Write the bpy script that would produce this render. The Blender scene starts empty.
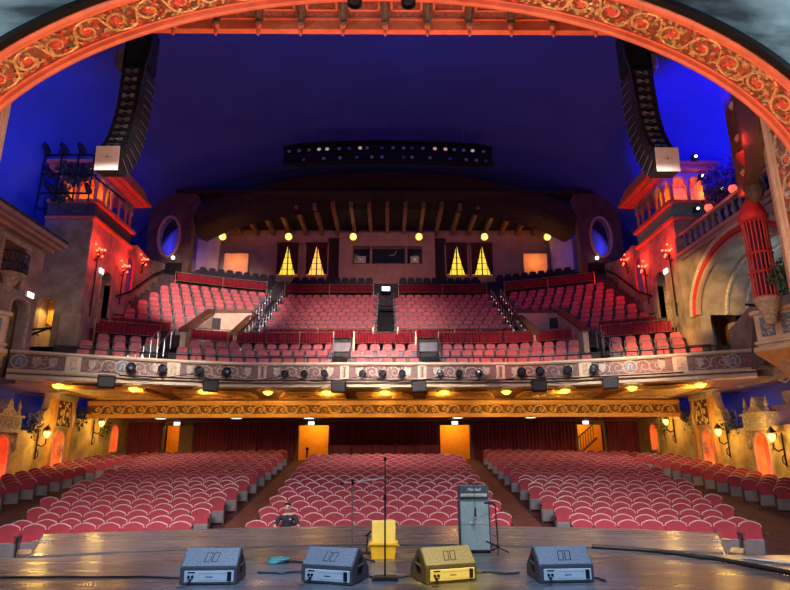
import bpy, bmesh, math, random
from mathutils import Vector, Matrix
R = random.Random(7)
S = bpy.context.scene
COL = S.collection
PI = math.pi

# ------------------------------------------------------------------ materials
def mat(name, rgb, rough=0.6, metal=0.0, var=0.25, scale=6.0, bump=0.0, emit=None, es=0.0, spec=0.5, rgb2=None, stretch=None, detail=4.0):
    m = bpy.data.materials.new(name); m.use_nodes = True
    nt = m.node_tree; b = nt.nodes['Principled BSDF']
    b.inputs['Roughness'].default_value = rough; b.inputs['Metallic'].default_value = metal
    b.inputs['Specular IOR Level'].default_value = spec
    tc = nt.nodes.new('ShaderNodeTexCoord'); n = nt.nodes.new('ShaderNodeTexNoise')
    n.inputs['Scale'].default_value = scale; n.inputs['Detail'].default_value = detail
    src = tc.outputs['Object']
    if stretch:
        mp = nt.nodes.new('ShaderNodeMapping'); mp.inputs['Scale'].default_value = stretch
        nt.links.new(src, mp.inputs['Vector']); src = mp.outputs['Vector']
    nt.links.new(src, n.inputs['Vector'])
    cr = nt.nodes.new('ShaderNodeValToRGB')
    c2 = rgb2 if rgb2 else [c * (1 - var) for c in rgb]
    c1 = rgb if rgb2 else [min(1, c * (1 + var * 0.6)) for c in rgb]
    cr.color_ramp.elements[0].position = 0.35; cr.color_ramp.elements[1].position = 0.65
    cr.color_ramp.elements[0].color = (*c2, 1); cr.color_ramp.elements[1].color = (*c1, 1)
    nt.links.new(n.outputs['Fac'], cr.inputs['Fac']); nt.links.new(cr.outputs['Color'], b.inputs['Base Color'])
    if bump:
        bp = nt.nodes.new('ShaderNodeBump'); bp.inputs['Strength'].default_value = bump; bp.inputs['Distance'].default_value = 0.02
        nt.links.new(n.outputs['Fac'], bp.inputs['Height']); nt.links.new(bp.outputs['Normal'], b.inputs['Normal'])
    if emit:
        b.inputs['Emission Color'].default_value = (*emit, 1); b.inputs['Emission Strength'].default_value = es
    return m

def stage_wood():
    m = bpy.data.materials.new('stage_planks'); m.use_nodes = True
    nt = m.node_tree; b = nt.nodes['Principled BSDF']; L = nt.links.new
    tc = nt.nodes.new('ShaderNodeTexCoord')
    mp = nt.nodes.new('ShaderNodeMapping'); mp.inputs['Scale'].default_value = (0.22, 2.2, 1)
    L(tc.outputs['Object'], mp.inputs['Vector'])
    n = nt.nodes.new('ShaderNodeTexNoise'); n.inputs['Scale'].default_value = 3; n.inputs['Detail'].default_value = 8
    L(mp.outputs['Vector'], n.inputs['Vector'])
    n2 = nt.nodes.new('ShaderNodeTexNoise'); n2.inputs['Scale'].default_value = 1.1; n2.inputs['Detail'].default_value = 6
    L(mp.outputs['Vector'], n2.inputs['Vector'])
    cr = nt.nodes.new('ShaderNodeValToRGB')
    cr.color_ramp.elements[0].position = 0.3; cr.color_ramp.elements[0].color = (0.050, 0.050, 0.055, 1)
    cr.color_ramp.elements[1].position = 0.72; cr.color_ramp.elements[1].color = (0.16, 0.16, 0.175, 1)
    L(n.outputs['Fac'], cr.inputs['Fac']); L(cr.outputs['Color'], b.inputs['Base Color'])
    rr = nt.nodes.new('ShaderNodeMapRange'); rr.inputs['From Min'].default_value = 0.3; rr.inputs['From Max'].default_value = 0.7
    rr.inputs['To Min'].default_value = 0.22; rr.inputs['To Max'].default_value = 0.36
    L(n2.outputs['Fac'], rr.inputs['Value']); L(rr.outputs['Result'], b.inputs['Roughness'])
    w = nt.nodes.new('ShaderNodeTexBrick'); w.inputs['Scale'].default_value = 1.0
    w.inputs['Brick Width'].default_value = 2.4; w.inputs['Row Height'].default_value = 0.14; w.inputs['Mortar Size'].default_value = 0.004
    L(tc.outputs['Object'], w.inputs['Vector'])
    bp = nt.nodes.new('ShaderNodeBump'); bp.inputs['Strength'].default_value = 0.05; bp.inputs['Distance'].default_value = 0.002
    mx = nt.nodes.new('ShaderNodeMath'); mx.operation = 'ADD'
    sc_ = nt.nodes.new('ShaderNodeMath'); sc_.operation = 'MULTIPLY'; sc_.inputs[1].default_value = 0.35
    L(n.outputs['Fac'], sc_.inputs[0]); L(w.outputs['Fac'], mx.inputs[0]); mx.inputs[1].default_value = 0
    L(mx.outputs[0], bp.inputs['Height'])
    return m

M = {}
def defmats():
    M['stage'] = stage_wood()
    M['black'] = mat('black_paint', (0.008, 0.008, 0.010), 0.7, spec=0.2)
    M['shadestone'] = mat('shaded_stucco', (0.10, 0.065, 0.045), 0.85, var=0.3, scale=1.6, bump=0.4)  # darker copy of the tan stucco, shade put into the colour
    M['darkarch'] = mat('black_timber', (0.028, 0.018, 0.016), 0.8, var=0.5, scale=4, bump=0.6)
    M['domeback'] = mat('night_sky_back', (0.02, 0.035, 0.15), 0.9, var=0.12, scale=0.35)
    M['rubber'] = mat('black_rubber', (0.01, 0.01, 0.01), 0.6)
    M['iron'] = mat('dark_iron', (0.03, 0.027, 0.027), 0.45, 0.6)
    M['steel'] = mat('grey_steel', (0.35, 0.34, 0.35), 0.35, 0.8)
    M['brass'] = mat('brass_rail', (0.55, 0.38, 0.2), 0.35, 0.8)
    M['carpet'] = mat('dark_red_carpet', (0.075, 0.016, 0.016), 0.9, var=0.4, scale=3)
    M['aisle'] = mat('worn_aisle_carpet', (0.17, 0.05, 0.028), 0.9, var=0.3, scale=3)
    M['velvet'] = mat('red_velvet', (0.30, 0.020, 0.038), 0.75, var=0.22, scale=2.0)
    M['velvet2'] = mat('rose_velvet', (0.60, 0.13, 0.13), 0.75, var=0.25, scale=2.0)
    M['trim'] = mat('pale_rim', (0.56, 0.43, 0.41), 0.4, 0.15)
    M['under'] = mat('grey_seat_underside', (0.19, 0.18, 0.19), 0.55, var=0.2, scale=3)
    M['sideframe'] = mat('seat_side_iron', (0.10, 0.085, 0.085), 0.5, 0.3)
    M['curtain'] = mat('maroon_curtain', (0.17, 0.020, 0.06), 0.85, var=0.3, scale=2, stretch=(2, 2, .3))
    M['valance'] = mat('crimson_valance', (0.26, 0.010, 0.024), 0.8, var=0.25)
    M['greycloth'] = mat('grey_painted_backing', (0.26, 0.33, 0.36), 0.9, var=0.6, scale=0.9, rgb2=(0.03, 0.038, 0.045), stretch=(0.6, 1, 1.6), detail=7)
    M['darkcurtain'] = mat('dark_window_curtain', (0.06, 0.008, 0.014), 0.85, var=0.3)
    M['coral'] = mat('coral_moulding', (0.74, 0.19, 0.09), 0.5, var=0.15, scale=3)
    M['bandbase'] = mat('dark_olive_ground', (0.26, 0.09, 0.045), 0.6, var=0.4)
    M['gold'] = mat('gold_leaf', (0.80, 0.56, 0.22), 0.42, 0.25, var=0.3, scale=9)
    M['roserelief'] = mat('red_relief', (0.75, 0.12, 0.07), 0.5, var=0.25, scale=9)
    M['teal'] = mat('green_relief', (0.16, 0.34, 0.24), 0.5, var=0.35, scale=9)
    M['coffer'] = mat('coffer_oxblood', (0.26, 0.05, 0.035), 0.6, var=0.5, scale=14)
    M['dome'] = mat('night_sky_plaster', (0.045, 0.095, 0.44), 0.9, var=0.12, scale=0.35)
    M['skywall'] = mat('garden_sky_plaster', (0.14, 0.16, 0.52), 0.9, var=0.15, scale=0.5)
    M['stucco'] = mat('tan_stucco', (0.36, 0.27, 0.19), 0.85, var=0.3, scale=1.6, bump=0.5)
    M['stuccogold'] = mat('ochre_stucco', (0.56, 0.38, 0.15), 0.8, var=0.35, scale=1.8, bump=0.5)
    M['cream'] = mat('cream_plaster', (0.60, 0.47, 0.32), 0.6, var=0.15, scale=3)
    M['mauve'] = mat('mauve_relief_ground', (0.20, 0.11, 0.10), 0.7, var=0.3, scale=10)
    M['relief'] = mat('pale_relief', (0.50, 0.42, 0.34), 0.6, var=0.3, scale=9)
    M['bluerelief'] = mat('blue_relief', (0.14, 0.19, 0.26), 0.6, var=0.35, scale=12)
    M['carved'] = mat('carved_stone', (0.50, 0.38, 0.24), 0.7, var=0.4, scale=10, bump=0.6)
    M['browncol'] = mat('brown_column', (0.14, 0.08, 0.05), 0.6, var=0.4, scale=5, stretch=(3, 3, .6), bump=0.4)
    M['frieze'] = mat('frieze_brown', (0.12, 0.04, 0.016), 0.6, var=0.3, scale=8)
    M['ambergold'] = mat('amber_moulding', (0.62, 0.30, 0.08), 0.45, var=0.15)
    M['soffit'] = mat('balcony_soffit', (0.28, 0.12, 0.05), 0.7, var=0.2)
    M['soffitpale'] = mat('stencilled_soffit', (0.75, 0.62, 0.30), 0.6, var=0.35, scale=5)
    M['lowceil'] = mat('low_ceiling', (0.22, 0.12, 0.09), 0.8, var=0.1)
    M['orangewall'] = mat('orange_hall', (0.85, 0.42, 0.06), 0.8, var=0.08)
    M['wood'] = mat('dark_wood', (0.14, 0.06, 0.03), 0.5, var=0.35, scale=3, stretch=(4, 4, .5))
    M['beam'] = mat('timber_beam', (0.30, 0.15, 0.08), 0.6, var=0.3, scale=3)
    M['plaster'] = mat('pink_plaster', (0.44, 0.26, 0.20), 0.85, var=0.15, scale=1.5)
    M['darkfloor'] = mat('balcony_step', (0.05, 0.04, 0.042), 0.8, var=0.3)
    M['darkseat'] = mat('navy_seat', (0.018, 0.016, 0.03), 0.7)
    M['charcoal'] = mat('charcoal_cabinet', (0.055, 0.055, 0.06), 0.5, var=0.15, scale=30)
    M['grille'] = mat('grey_grille', (0.18, 0.19, 0.21), 0.45, 0.2, var=0.35, scale=60)
    M['panel'] = mat('pale_panel', (0.50, 0.50, 0.49), 0.5, var=0.1)
    M['arrblack'] = mat('array_black', (0.018, 0.018, 0.022), 0.55, spec=0.3, var=0.3, scale=4)
    M['arrgrey'] = mat('array_pale_end', (0.55, 0.47, 0.44), 0.5, var=0.05)
    M['silver'] = mat('connector_silver', (0.55, 0.57, 0.62), 0.3, 0.8)
    M['white'] = mat('white_paint', (0.8, 0.8, 0.8), 0.5, var=0.05)
    M['yellow'] = mat('yellow_lacquer', (0.85, 0.55, 0.06), 0.5, var=0.08)
    M['yellowpale'] = mat('pale_yellow_board', (0.86, 0.74, 0.30), 0.55, var=0.06)
    M['ampcloth'] = mat('speaker_cloth', (0.27, 0.36, 0.38), 0.7, var=0.15, scale=40)
    M['tolex'] = mat('blue_grey_tolex', (0.05, 0.075, 0.10), 0.5, var=0.2, scale=40)
    M['cyan'] = mat('teal_tape', (0.10, 0.45, 0.42), 0.5)
    M['skin'] = mat('skin', (0.55, 0.33, 0.24), 0.5, var=0.08)
    M['hair'] = mat('dark_hair', (0.015, 0.012, 0.01), 0.6)
    M['shirt'] = mat('navy_polo', (0.012, 0.016, 0.028), 0.8)
    M['trousers'] = mat('dark_trousers', (0.02, 0.02, 0.022), 0.8)
    M['leaf'] = mat('dark_leaf', (0.03, 0.07, 0.035), 0.6, var=0.5, scale=4)
    M['leaf2'] = mat('blue_lit_leaf', (0.05, 0.05, 0.12), 0.6, var=0.5, scale=4)  # blue light on the bushes put into the leaf colour
    M['drape'] = mat('charcoal_drape', (0.08, 0.065, 0.06), 0.8, var=0.4, scale=6)
    M['redpaint'] = mat('red_paint', (0.60, 0.05, 0.04), 0.5, var=0.2)
    M['g_warm'] = mat('warm_lamp_glow', (1, .8, .4), emit=(1.0, 0.60, 0.10), es=3.5)
    M['g_amber'] = mat('amber_lamp_glow', (1, .6, .2), emit=(1.0, 0.62, 0.05), es=5)
    M['g_red'] = mat('red_lamp_glow', (1, .3, .2), emit=(1.0, 0.10, 0.04), es=4)
    M['g_lantern'] = mat('red_lantern_glow', (1, .2, .1), emit=(1.0, 0.10, 0.06), es=1.3)
    M['g_white'] = mat('white_lamp_glow', (1, 1, 1), emit=(1.0, 0.93, 0.8), es=3)
    M['g_sign'] = mat('exit_sign_glow', (1, 1, 1), emit=(0.92, 1.0, 0.92), es=2)
    M['g_globe'] = mat('globe_glow', (1, .9, .5), emit=(0.9, 0.72, 0.12), es=1.1)
    M['g_pane'] = mat('yellow_pane_glow', (1, .8, .2), emit=(1.0, 0.70, 0.06), es=0.9)
    M['g_pane2'] = mat('orange_pane_glow', (1, .6, .2), emit=(1.0, 0.42, 0.08), es=1.3)
    M['g_step'] = mat('step_light_glow', (1, 1, 1), emit=(1.0, 0.85, 0.7), es=0.5)
    M['g_nook'] = mat('orange_arcade_glow', (1, .5, .1), emit=(1.0, 0.36, 0.05), es=1.2)
    M['lens'] = mat('dark_lens', (0.03, 0.04, 0.06), 0.1, 0.2)
    M['lensblue'] = mat('blue_lens', (0.12, 0.18, 0.35), 0.15, 0.3)
    M['dull'] = mat('dull_lens', (0.35, 0.28, 0.3), 0.25)
    M['glint'] = mat('lens_glint', (0.5, 0.4, 0.4), 0.3, emit=(1.0, .6, .6), es=0.30)  # weak emission imitates a catch-light on the lens, the lamp is off
defmats()

# ------------------------------------------------------------------ mesh builder
class MB:
    def __init__(s): s.v = []; s.f = []; s.mi = []; s.m = 0
    def add(s, vs, fs, T=None):
        o = len(s.v)
        s.v.extend([tuple(T @ Vector(p)) for p in vs] if T else [tuple(p) for p in vs])
        for f in fs: s.f.append(tuple(i + o for i in f)); s.mi.append(s.m)
        return s
    def box(s, x0, x1, y0, y1, z0, z1, T=None):
        vs = [(x, y, z) for z in (z0, z1) for y in (y0, y1) for x in (x0, x1)]
        return s.add(vs, [(0, 2, 3, 1), (4, 5, 7, 6), (0, 1, 5, 4), (2, 6, 7, 3), (0, 4, 6, 2), (1, 3, 7, 5)], T)
    def cbox(s, c, d, T=None):
        return s.box(c[0]-d[0]/2, c[0]+d[0]/2, c[1]-d[1]/2, c[1]+d[1]/2, c[2]-d[2]/2, c[2]+d[2]/2, T)
    def rbox(s, x0, x1, y0, y1, z0, z1, b=0.01, T=None):            # box with chamfered edges
        vs = []; 
        P = []
        for z, i in ((z0, b), (z0 + b, 0), (z1 - b, 0), (z1, b)):
            bb = b + i
            P.append([(x0+bb, y0+i, z), (x1-bb, y0+i, z), (x1-i, y0+bb, z), (x1-i, y1-bb, z), (x1-bb, y1-i, z), (x0+bb, y1-i, z), (x0+i, y1-bb, z), (x0+i, y0+bb, z)])
        return s.loft(P, T=T)
    def loft(s, rings, closed=True, caps=True, T=None):
        n = len(rings[0]); vs = [p for r in rings for p in r]; fs = []
        m = n if closed else n - 1
        for i in range(len(rings) - 1):
            for k in range(m):
                a = i*n + k; b = i*n + (k+1) % n
                fs.append((a, b, b + n, a + n))
        if caps and closed:
            fs.append(tuple(reversed(range(n)))); fs.append(tuple(range((len(rings)-1)*n, len(rings)*n)))
        return s.add(vs, fs, T)
    def prism(s, poly, axis, a, b, T=None):                          # polygon extruded along an axis
        def P(p, t): return (t, p[0], p[1]) if axis == 'x' else (p[0], t, p[1]) if axis == 'y' else (p[0], p[1], t)
        return s.loft([[P(p, a) for p in poly], [P(p, b) for p in poly]], T=T)
    def tube(s, pts, r, n=6, T=None, closed=False, caps=True):
        pts = [Vector(p) for p in pts]; N = len(pts); rings = []
        rr = r if isinstance(r, (list, tuple)) else [r]*N
        up = None
        for i, p in enumerate(pts):
            if closed: t = pts[(i+1) % N] - pts[i-1]
            else: t = pts[min(i+1, N-1)] - pts[max(i-1, 0)]
            t = t.normalized() if t.length > 1e-9 else Vector((0, 0, 1))
            if up is None:
                up = Vector((0, 0, 1)) if abs(t.z) < 0.9 else Vector((0, 1, 0))
            a = t.cross(up)
            if a.length < 1e-6: a = t.cross(Vector((1, 0, 0)))
            a.normalize(); b = a.cross(t).normalized(); up = b
            rings.append([p + a*math.cos(2*PI*k/n)*rr[i] + b*math.sin(2*PI*k/n)*rr[i] for k in range(n)])
        if closed: rings.append(rings[0])
        return s.loft(rings, caps=caps and not closed, T=T)
    def lathe(s, prof, c=(0, 0, 0), n=12, T=None):                   # profile of (radius, z)
        return s.loft([[(c[0]+max(r, 1e-4)*math.cos(2*PI*k/n), c[1]+max(r, 1e-4)*math.sin(2*PI*k/n), c[2]+z) for k in range(n)] for r, z in prof], T=T)
    def ball(s, c, r, n=8, m=6, T=None):
        r = r if isinstance(r, (tuple, list)) else (r, r, r)
        return s.loft([[(c[0]+r[0]*math.sin(PI*i/m+1e-3*(i == 0)-1e-3*(i == m))*math.cos(2*PI*k/n), c[1]+r[1]*math.sin(PI*i/m+1e-3*(i == 0)-1e-3*(i == m))*math.sin(2*PI*k/n), c[2]-r[2]*math.cos(PI*i/m)) for k in range(n)] for i in range(m+1)], T=T)
    def cyl(s, p, q, r, n=10, T=None): return s.tube([p, q], r, n, T)
    def merge(s, o, T=None):
        k = s.m
        base = len(s.v)
        s.v.extend([tuple(T @ Vector(p)) for p in o.v] if T else o.v)
        s.f.extend([tuple(i + base for i in f) for f in o.f]); s.mi.extend(o.mi); s.m = k
        return s
    def mesh(s, name, mats, smooth=False, norm=True):
        me = bpy.data.meshes.new(name); me.from_pydata(s.v, [], s.f)
        mats = mats if isinstance(mats, list) else [mats]
        for m in mats: me.materials.append(M[m])
        if len(mats) > 1: me.polygons.foreach_set('material_index', s.mi)
        if norm:
            bm = bmesh.new(); bm.from_mesh(me); bmesh.ops.recalc_face_normals(bm, faces=bm.faces); bm.to_mesh(me); bm.free()
        if smooth:
            me.polygons.foreach_set('use_smooth', [True]*len(me.polygons))
            me.set_sharp_from_angle(angle=0.7)
        me.update(); return me
    def build(s, name, mats, parent=None, smooth=False, norm=True, loc=None, rz=0):
        o = bpy.data.objects.new(name, s.mesh(name, mats, smooth, norm)); COL.objects.link(o)
        if parent: o.parent = parent
        if loc: o.location = loc
        o.rotation_euler.z = rz
        return o

def tag(o, label, cat, group=None, kind=None):
    o['label'] = label; o['category'] = cat
    if group: o['group'] = group
    if kind: o['kind'] = kind
    return o
def empty(name, label, cat, loc=(0, 0, 0), rz=0.0, group=None):
    o = bpy.data.objects.new(name, None); COL.objects.link(o); o.empty_display_size = 0.1
    o.location = loc; o.rotation_euler = (0, 0, rz)
    return tag(o, label, cat, group)
def struct(o, label=None):
    o['kind'] = 'structure'
    if label: o['label'] = label
    return o
KIDS = {}
def kids(o):
    return [c for c in bpy.data.objects if c.parent == o]
def copy_tree(root, tree, loc, rz, label=None):
    """tree: list of (child, [grandchildren]) read once"""
    c = root.copy(); COL.objects.link(c); c.location = loc; c.rotation_euler = (0, 0, rz)
    if label: c['label'] = label
    for ch, gs in tree:
        d = ch.copy(); COL.objects.link(d); d.parent = c
        for g in gs:
            e = g.copy(); COL.objects.link(e); e.parent = d
    return c
def tree_of(root): return [(c, kids(c)) for c in kids(root)]
ORD = ['zeroth','first','second','third','fourth','fifth','sixth','seventh','eighth','ninth','tenth','eleventh','twelfth','thirteenth','fourteenth','fifteenth','sixteenth','seventeenth','eighteenth','nineteenth','twentieth','twenty-first','twenty-second','twenty-third','twenty-fourth','twenty-fifth','twenty-sixth','twenty-seventh','twenty-eighth','twenty-ninth','thirtieth']
def light(kind, loc, energy, color, size=0.1, aim=None, spot=None, blend=0.5, sy=None, spread=None):
    l = bpy.data.lights.new('scene_light', kind); l.energy = energy; l.color = color
    if kind == 'AREA':
        l.size = size
        if sy: l.shape = 'RECTANGLE'; l.size_y = sy
        if spread: l.spread = spread
    else: l.shadow_soft_size = size
    if kind == 'SPOT': l.spot_size = math.radians(spot); l.spot_blend = blend
    o = bpy.data.objects.new('scene_light', l); COL.objects.link(o); o.location = loc
    if aim is not None:
        o.rotation_euler = (Vector(aim) - Vector(loc)).to_track_quat('-Z', 'Y').to_euler()
    return o
def textmesh(body, size, depth=0.002, shear=0.0):
    cu = bpy.data.curves.new('lettering', 'FONT'); cu.body = body; cu.size = size; cu.extrude = depth; cu.shear = shear
    cu.align_x = 'CENTER'; cu.align_y = 'CENTER'
    o = bpy.data.objects.new('lettering', cu); COL.objects.link(o)
    bpy.context.view_layer.update()
    me = bpy.data.meshes.new_from_object(o.evaluated_get(bpy.context.evaluated_depsgraph_get()))
    bpy.data.objects.remove(o); return me

# ------------------------------------------------------------------ camera
def camera():
    f, p, y, r = 590.0, math.radians(15.4), math.radians(0.7), math.radians(-0.2)
    fw = Vector((math.sin(y)*math.cos(p), math.cos(y)*math.cos(p), math.sin(p)))
    rt = Vector((math.cos(y), -math.sin(y), 0)); up = rt.cross(fw)
    rt2 = rt*math.cos(r) + up*math.sin(r); up2 = -rt*math.sin(r) + up*math.cos(r)
    c = bpy.data.cameras.new('camera'); c.sensor_width = 36; c.lens = f/790*36; c.clip_end = 300
    o = bpy.data.objects.new('camera', c); COL.objects.link(o)
    m = Matrix((rt2, up2, -fw)).transposed().to_4x4(); m.translation = (0.15, 0, 1.5)
    o.matrix_world = m; S.camera = o
camera()

# scrolled relief: u along, v across (0..1 of h), P(u, v, w) gives the point
def spiral(P, u0, v0, r, turns, dirn, start, rad, n=16):
    pts = []
    for i in range(n):
        t = i/(n-1); a = start + dirn*turns*2*PI*t; q = r*(1 - 0.8*t)
        pts.append(P(u0 + q*math.cos(a), v0 + q*math.sin(a), rad*0.6))
    return pts
def leaf(mb, P, u, v, a, L, W, h):
    c, s = math.cos(a), math.sin(a)
    def Q(x, y, w): return P(u + x*c - y*s, v + x*s + y*c, w)
    mb.add([Q(0, 0, h), Q(L*.35, W, 0), Q(L, 0, 0), Q(L*.35, -W, 0), Q(L*.45, 0, h)], [(0, 1, 4), (1, 2, 4), (2, 3, 4), (3, 0, 4)])
def flower(mb, P, u, v, r, h, n=6):
    for k in range(n):
        leaf(mb, P, u, v, 2*PI*k/n, r, r*.42, h)
def scrolls(mg, mr, P, u0, u1, v0, v1, module, rad=0.02, flowers=True, leaves=True):
    """fills u0..u1 x v0..v1 with an undulating vine: spirals of alternating hand, leaves and flowers"""
    n = max(1, round((u1-u0)/module)); md = (u1-u0)/n; H = v1 - v0; vm = (v0+v1)/2
    for i in range(n):
        c = u0 + (i+.5)*md; sg = 1 if i % 2 == 0 else -1
        r = min(md*.46, H*.44)
        mg.tube(spiral(P, c, vm, r, 1.15, sg, -sg*PI/2, rad), rad, 5)
        mg.tube([P(c - md*.5, vm - sg*H*.36, rad*.5), P(c - md*.25, vm - sg*H*.46, rad*.5), P(c, vm - sg*r, rad*.5), P(c+md*.3, vm - sg*H*.30, rad*.5), P(c + md*.5, vm + sg*H*.36, rad*.5)], rad, 5)
        if flowers: flower(mr, P, c, vm, r*.55, rad*2.2)
        if leaves:
            for a, d in ((0.6, 1), (2.3, 1), (-0.7, 1), (-2.3, 1), (1.5, .9), (-1.5, .9)):
                leaf(mg if R.random() < .7 else mr, P, c + md*.42*math.cos(a), vm + H*.36*math.sin(a), a + R.uniform(-.6, .6), H*.20, H*.07, rad*1.8)
# ================================================================== stage
def zo(Y): return -0.85 if Y < 16 else -0.85 + 0.1033*(min(Y, 37.5) - 16)
def stage():
    lip = [(-13, 10.1), (-5.5, 10.1)] + [(x, 11.25 - 1.15*(x/5.5)**2) for x in (-4.5, -3, -1.5, 0, 1.5, 3, 4.5)] + [(5.5, 10.0), (6.5, 9.95), (10.5, 7.2), (10.5, -4), (-13, -4)]
    mb = MB(); mb.prism(lip, 'z', -0.85, 0.0)
    struct(mb.build('floor_stage', 'stage'))
    fr = [(x, 14.5 - 0.45*abs(x/6.95)**1 - 1.0*(x/6.95)**2) for x in (-6.95, -5.5, -4, -2.5, -1, 0, 1, 2.5, 4, 5.5, 6.95)]
    fr[0] = (-6.98, 13.15); fr[-1] = (6.85, 12.75)
    inner = [(5.5, 10.02)] + [(x, 11.28 - 1.15*(x/5.5)**2) for x in (4.5, 3, 1.5, 0, -1.5, -3, -4.5)] + [(-5.5, 10.12)]
    mb = MB(); mb.prism(fr + inner, 'z', -0.5, 0.0)
    a = struct(mb.build('floor_stage_apron', 'stage'))
    mb = MB()
    for e in ((fr[0], inner[-1]), (fr[-1], inner[0])):
        mb.tube([(e[0][0], e[0][1], .004), (e[1][0], e[1][1], .004)], .022, 4)
    mb.build('edge_strip', 'steel', a)
    mb = MB()
    for s, y in ((-1, 11.9), (1, 11.6)):
        mb.cbox((s*6.28, y, .01), (.32, .05, .02)); mb.cbox((s*6.45, y + .1, .01), (.06, .28, .02))
    mb.build('edge_bracket', 'steel', a)
    # fixed black gap between the lift and the stage
    mb = MB(); mb.tube([(x, 11.265 - 1.15*(x/5.5)**2, .003) for x in [i*.5 for i in range(-11, 12)]], .022, 5)
    mb.build('seam_strip', 'rubber', a)
    for s in (-1, 1):
        mb = MB(); mb.prism([(-.12, 0), (.12, 0), (.1, .06), (-.1, .06)], 'y', -.32, .32)
        o = mb.build('metal_ramp_edge', 'steel', None, loc=(s*6.05, 10.95 if s < 0 else 10.7, -.09), rz=s*-.55)
        tag(o, 'bare metal edge plate by the apron corner on the %s of the stage' % ('left' if s < 0 else 'right'), 'edge plate', 'metal edge plates')
stage()

def wedge(loc, rz, label):
    t = empty('stage_monitor', label, 'monitor speaker', loc, rz, 'wedge monitors along the stage front')
    W = .345
    prof = [(0, .012), (0, .20), (.19, .385), (.24, .39), (.53, .14), (.55, .012)]
    mb = MB(); mb.prism(prof, 'x', -W, W); mb.build('cabinet', 'charcoal', t)
    T = Matrix.Translation((0, .0, .20)) @ Matrix.Rotation(math.radians(45), 4, 'X')
    mb = MB(); mb.rbox(-W+.012, W-.012, .01, .275, .0, .012, .004, T=T)
    gr = mb.build('grille', 'grille', t)
    mb = MB()
    for x in (-.055, .035):
        q = [(x-.02, .07), (x+.045, .07), (x+.065, .2), (x, .2)]
        pts = [T @ Vector((a, b, .014)) for a, b in q]
        mb.tube(pts + [pts[0]], .005, 4)
    mb.build('slanted_bar_logo', 'iron', gr)
    mb = MB(); mb.rbox(-.29, .31, -.012, .004, .035, .165, .004); p = mb.build('connector_panel', 'panel', t)
    mb = MB()
    for i in range(14): mb.box(-.11 + i*.026, -.098 + i*.026, -.0135, -.0122, .13, .136); mb.box(-.11 + i*.026, -.098 + i*.026, -.0135, -.0122, .055, .06)
    mb.build('print_marking', 'black', p)
    for q in ((-.03, .06, .09, .1), (-.25, -.16, .138, .155)): MB().box(q[0], q[1], -.0135, -.0122, q[2], q[3]).build('print_label', 'black', p)
    for x, z in ((-.235, .1), (-.19, .1), (-.215, .06)):
        mb = MB(); mb.cyl((x, -.012, z), (x, -.03, z), .016, 10); mb.build('socket', 'black', p)
    mb = MB(); mb.rbox(.235, .285, -.025, -.01, .05, .155, .004); mb.build('power_inlet', 'black', p)
    mb = MB(); mb.tube([(-.215, -.03, .06), (-.22, -.09, .05), (-.25, -.13, .012), (-.33, -.14, .01)], .006, 5); mb.build('plug_lead', 'rubber', p)
    for s in (-1, 1):
        x = s*W
        mb = MB(); mb.prism([(.16, .1), (.3, .1), (.34, .2), (.28, .3), (.2, .27)], 'x', x - s*.012, x + s*.002); h = mb.build('handle_cup', 'black', t)
        mb = MB(); mb.cyl((x + s*.004, .17, .19), (x + s*.004, .33, .21), .014, 8); mb.build('grip', 'charcoal', h)
    for x in (-.3, .3):
        for y in (.05, .5):
            mb = MB(); mb.cyl((x, y, 0), (x, y, .013), .02, 8); mb.build('rubber_foot', 'rubber', t)
    return t
wedge((-2.06, 7.93, 0), math.radians(1), 'grey wedge stage monitor farthest to the left on the stage floor')
wedge((-.61, 7.94, 0), math.radians(-20), 'grey wedge monitor turned left, just left of the centre microphone stand')
wedge((.94, 7.97, 0), math.radians(19), 'wedge monitor lit yellow, just right of the centre microphone stand')
wedge((2.36, 7.93, 0), math.radians(4), 'grey wedge stage monitor farthest to the right on the stage floor')

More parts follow.
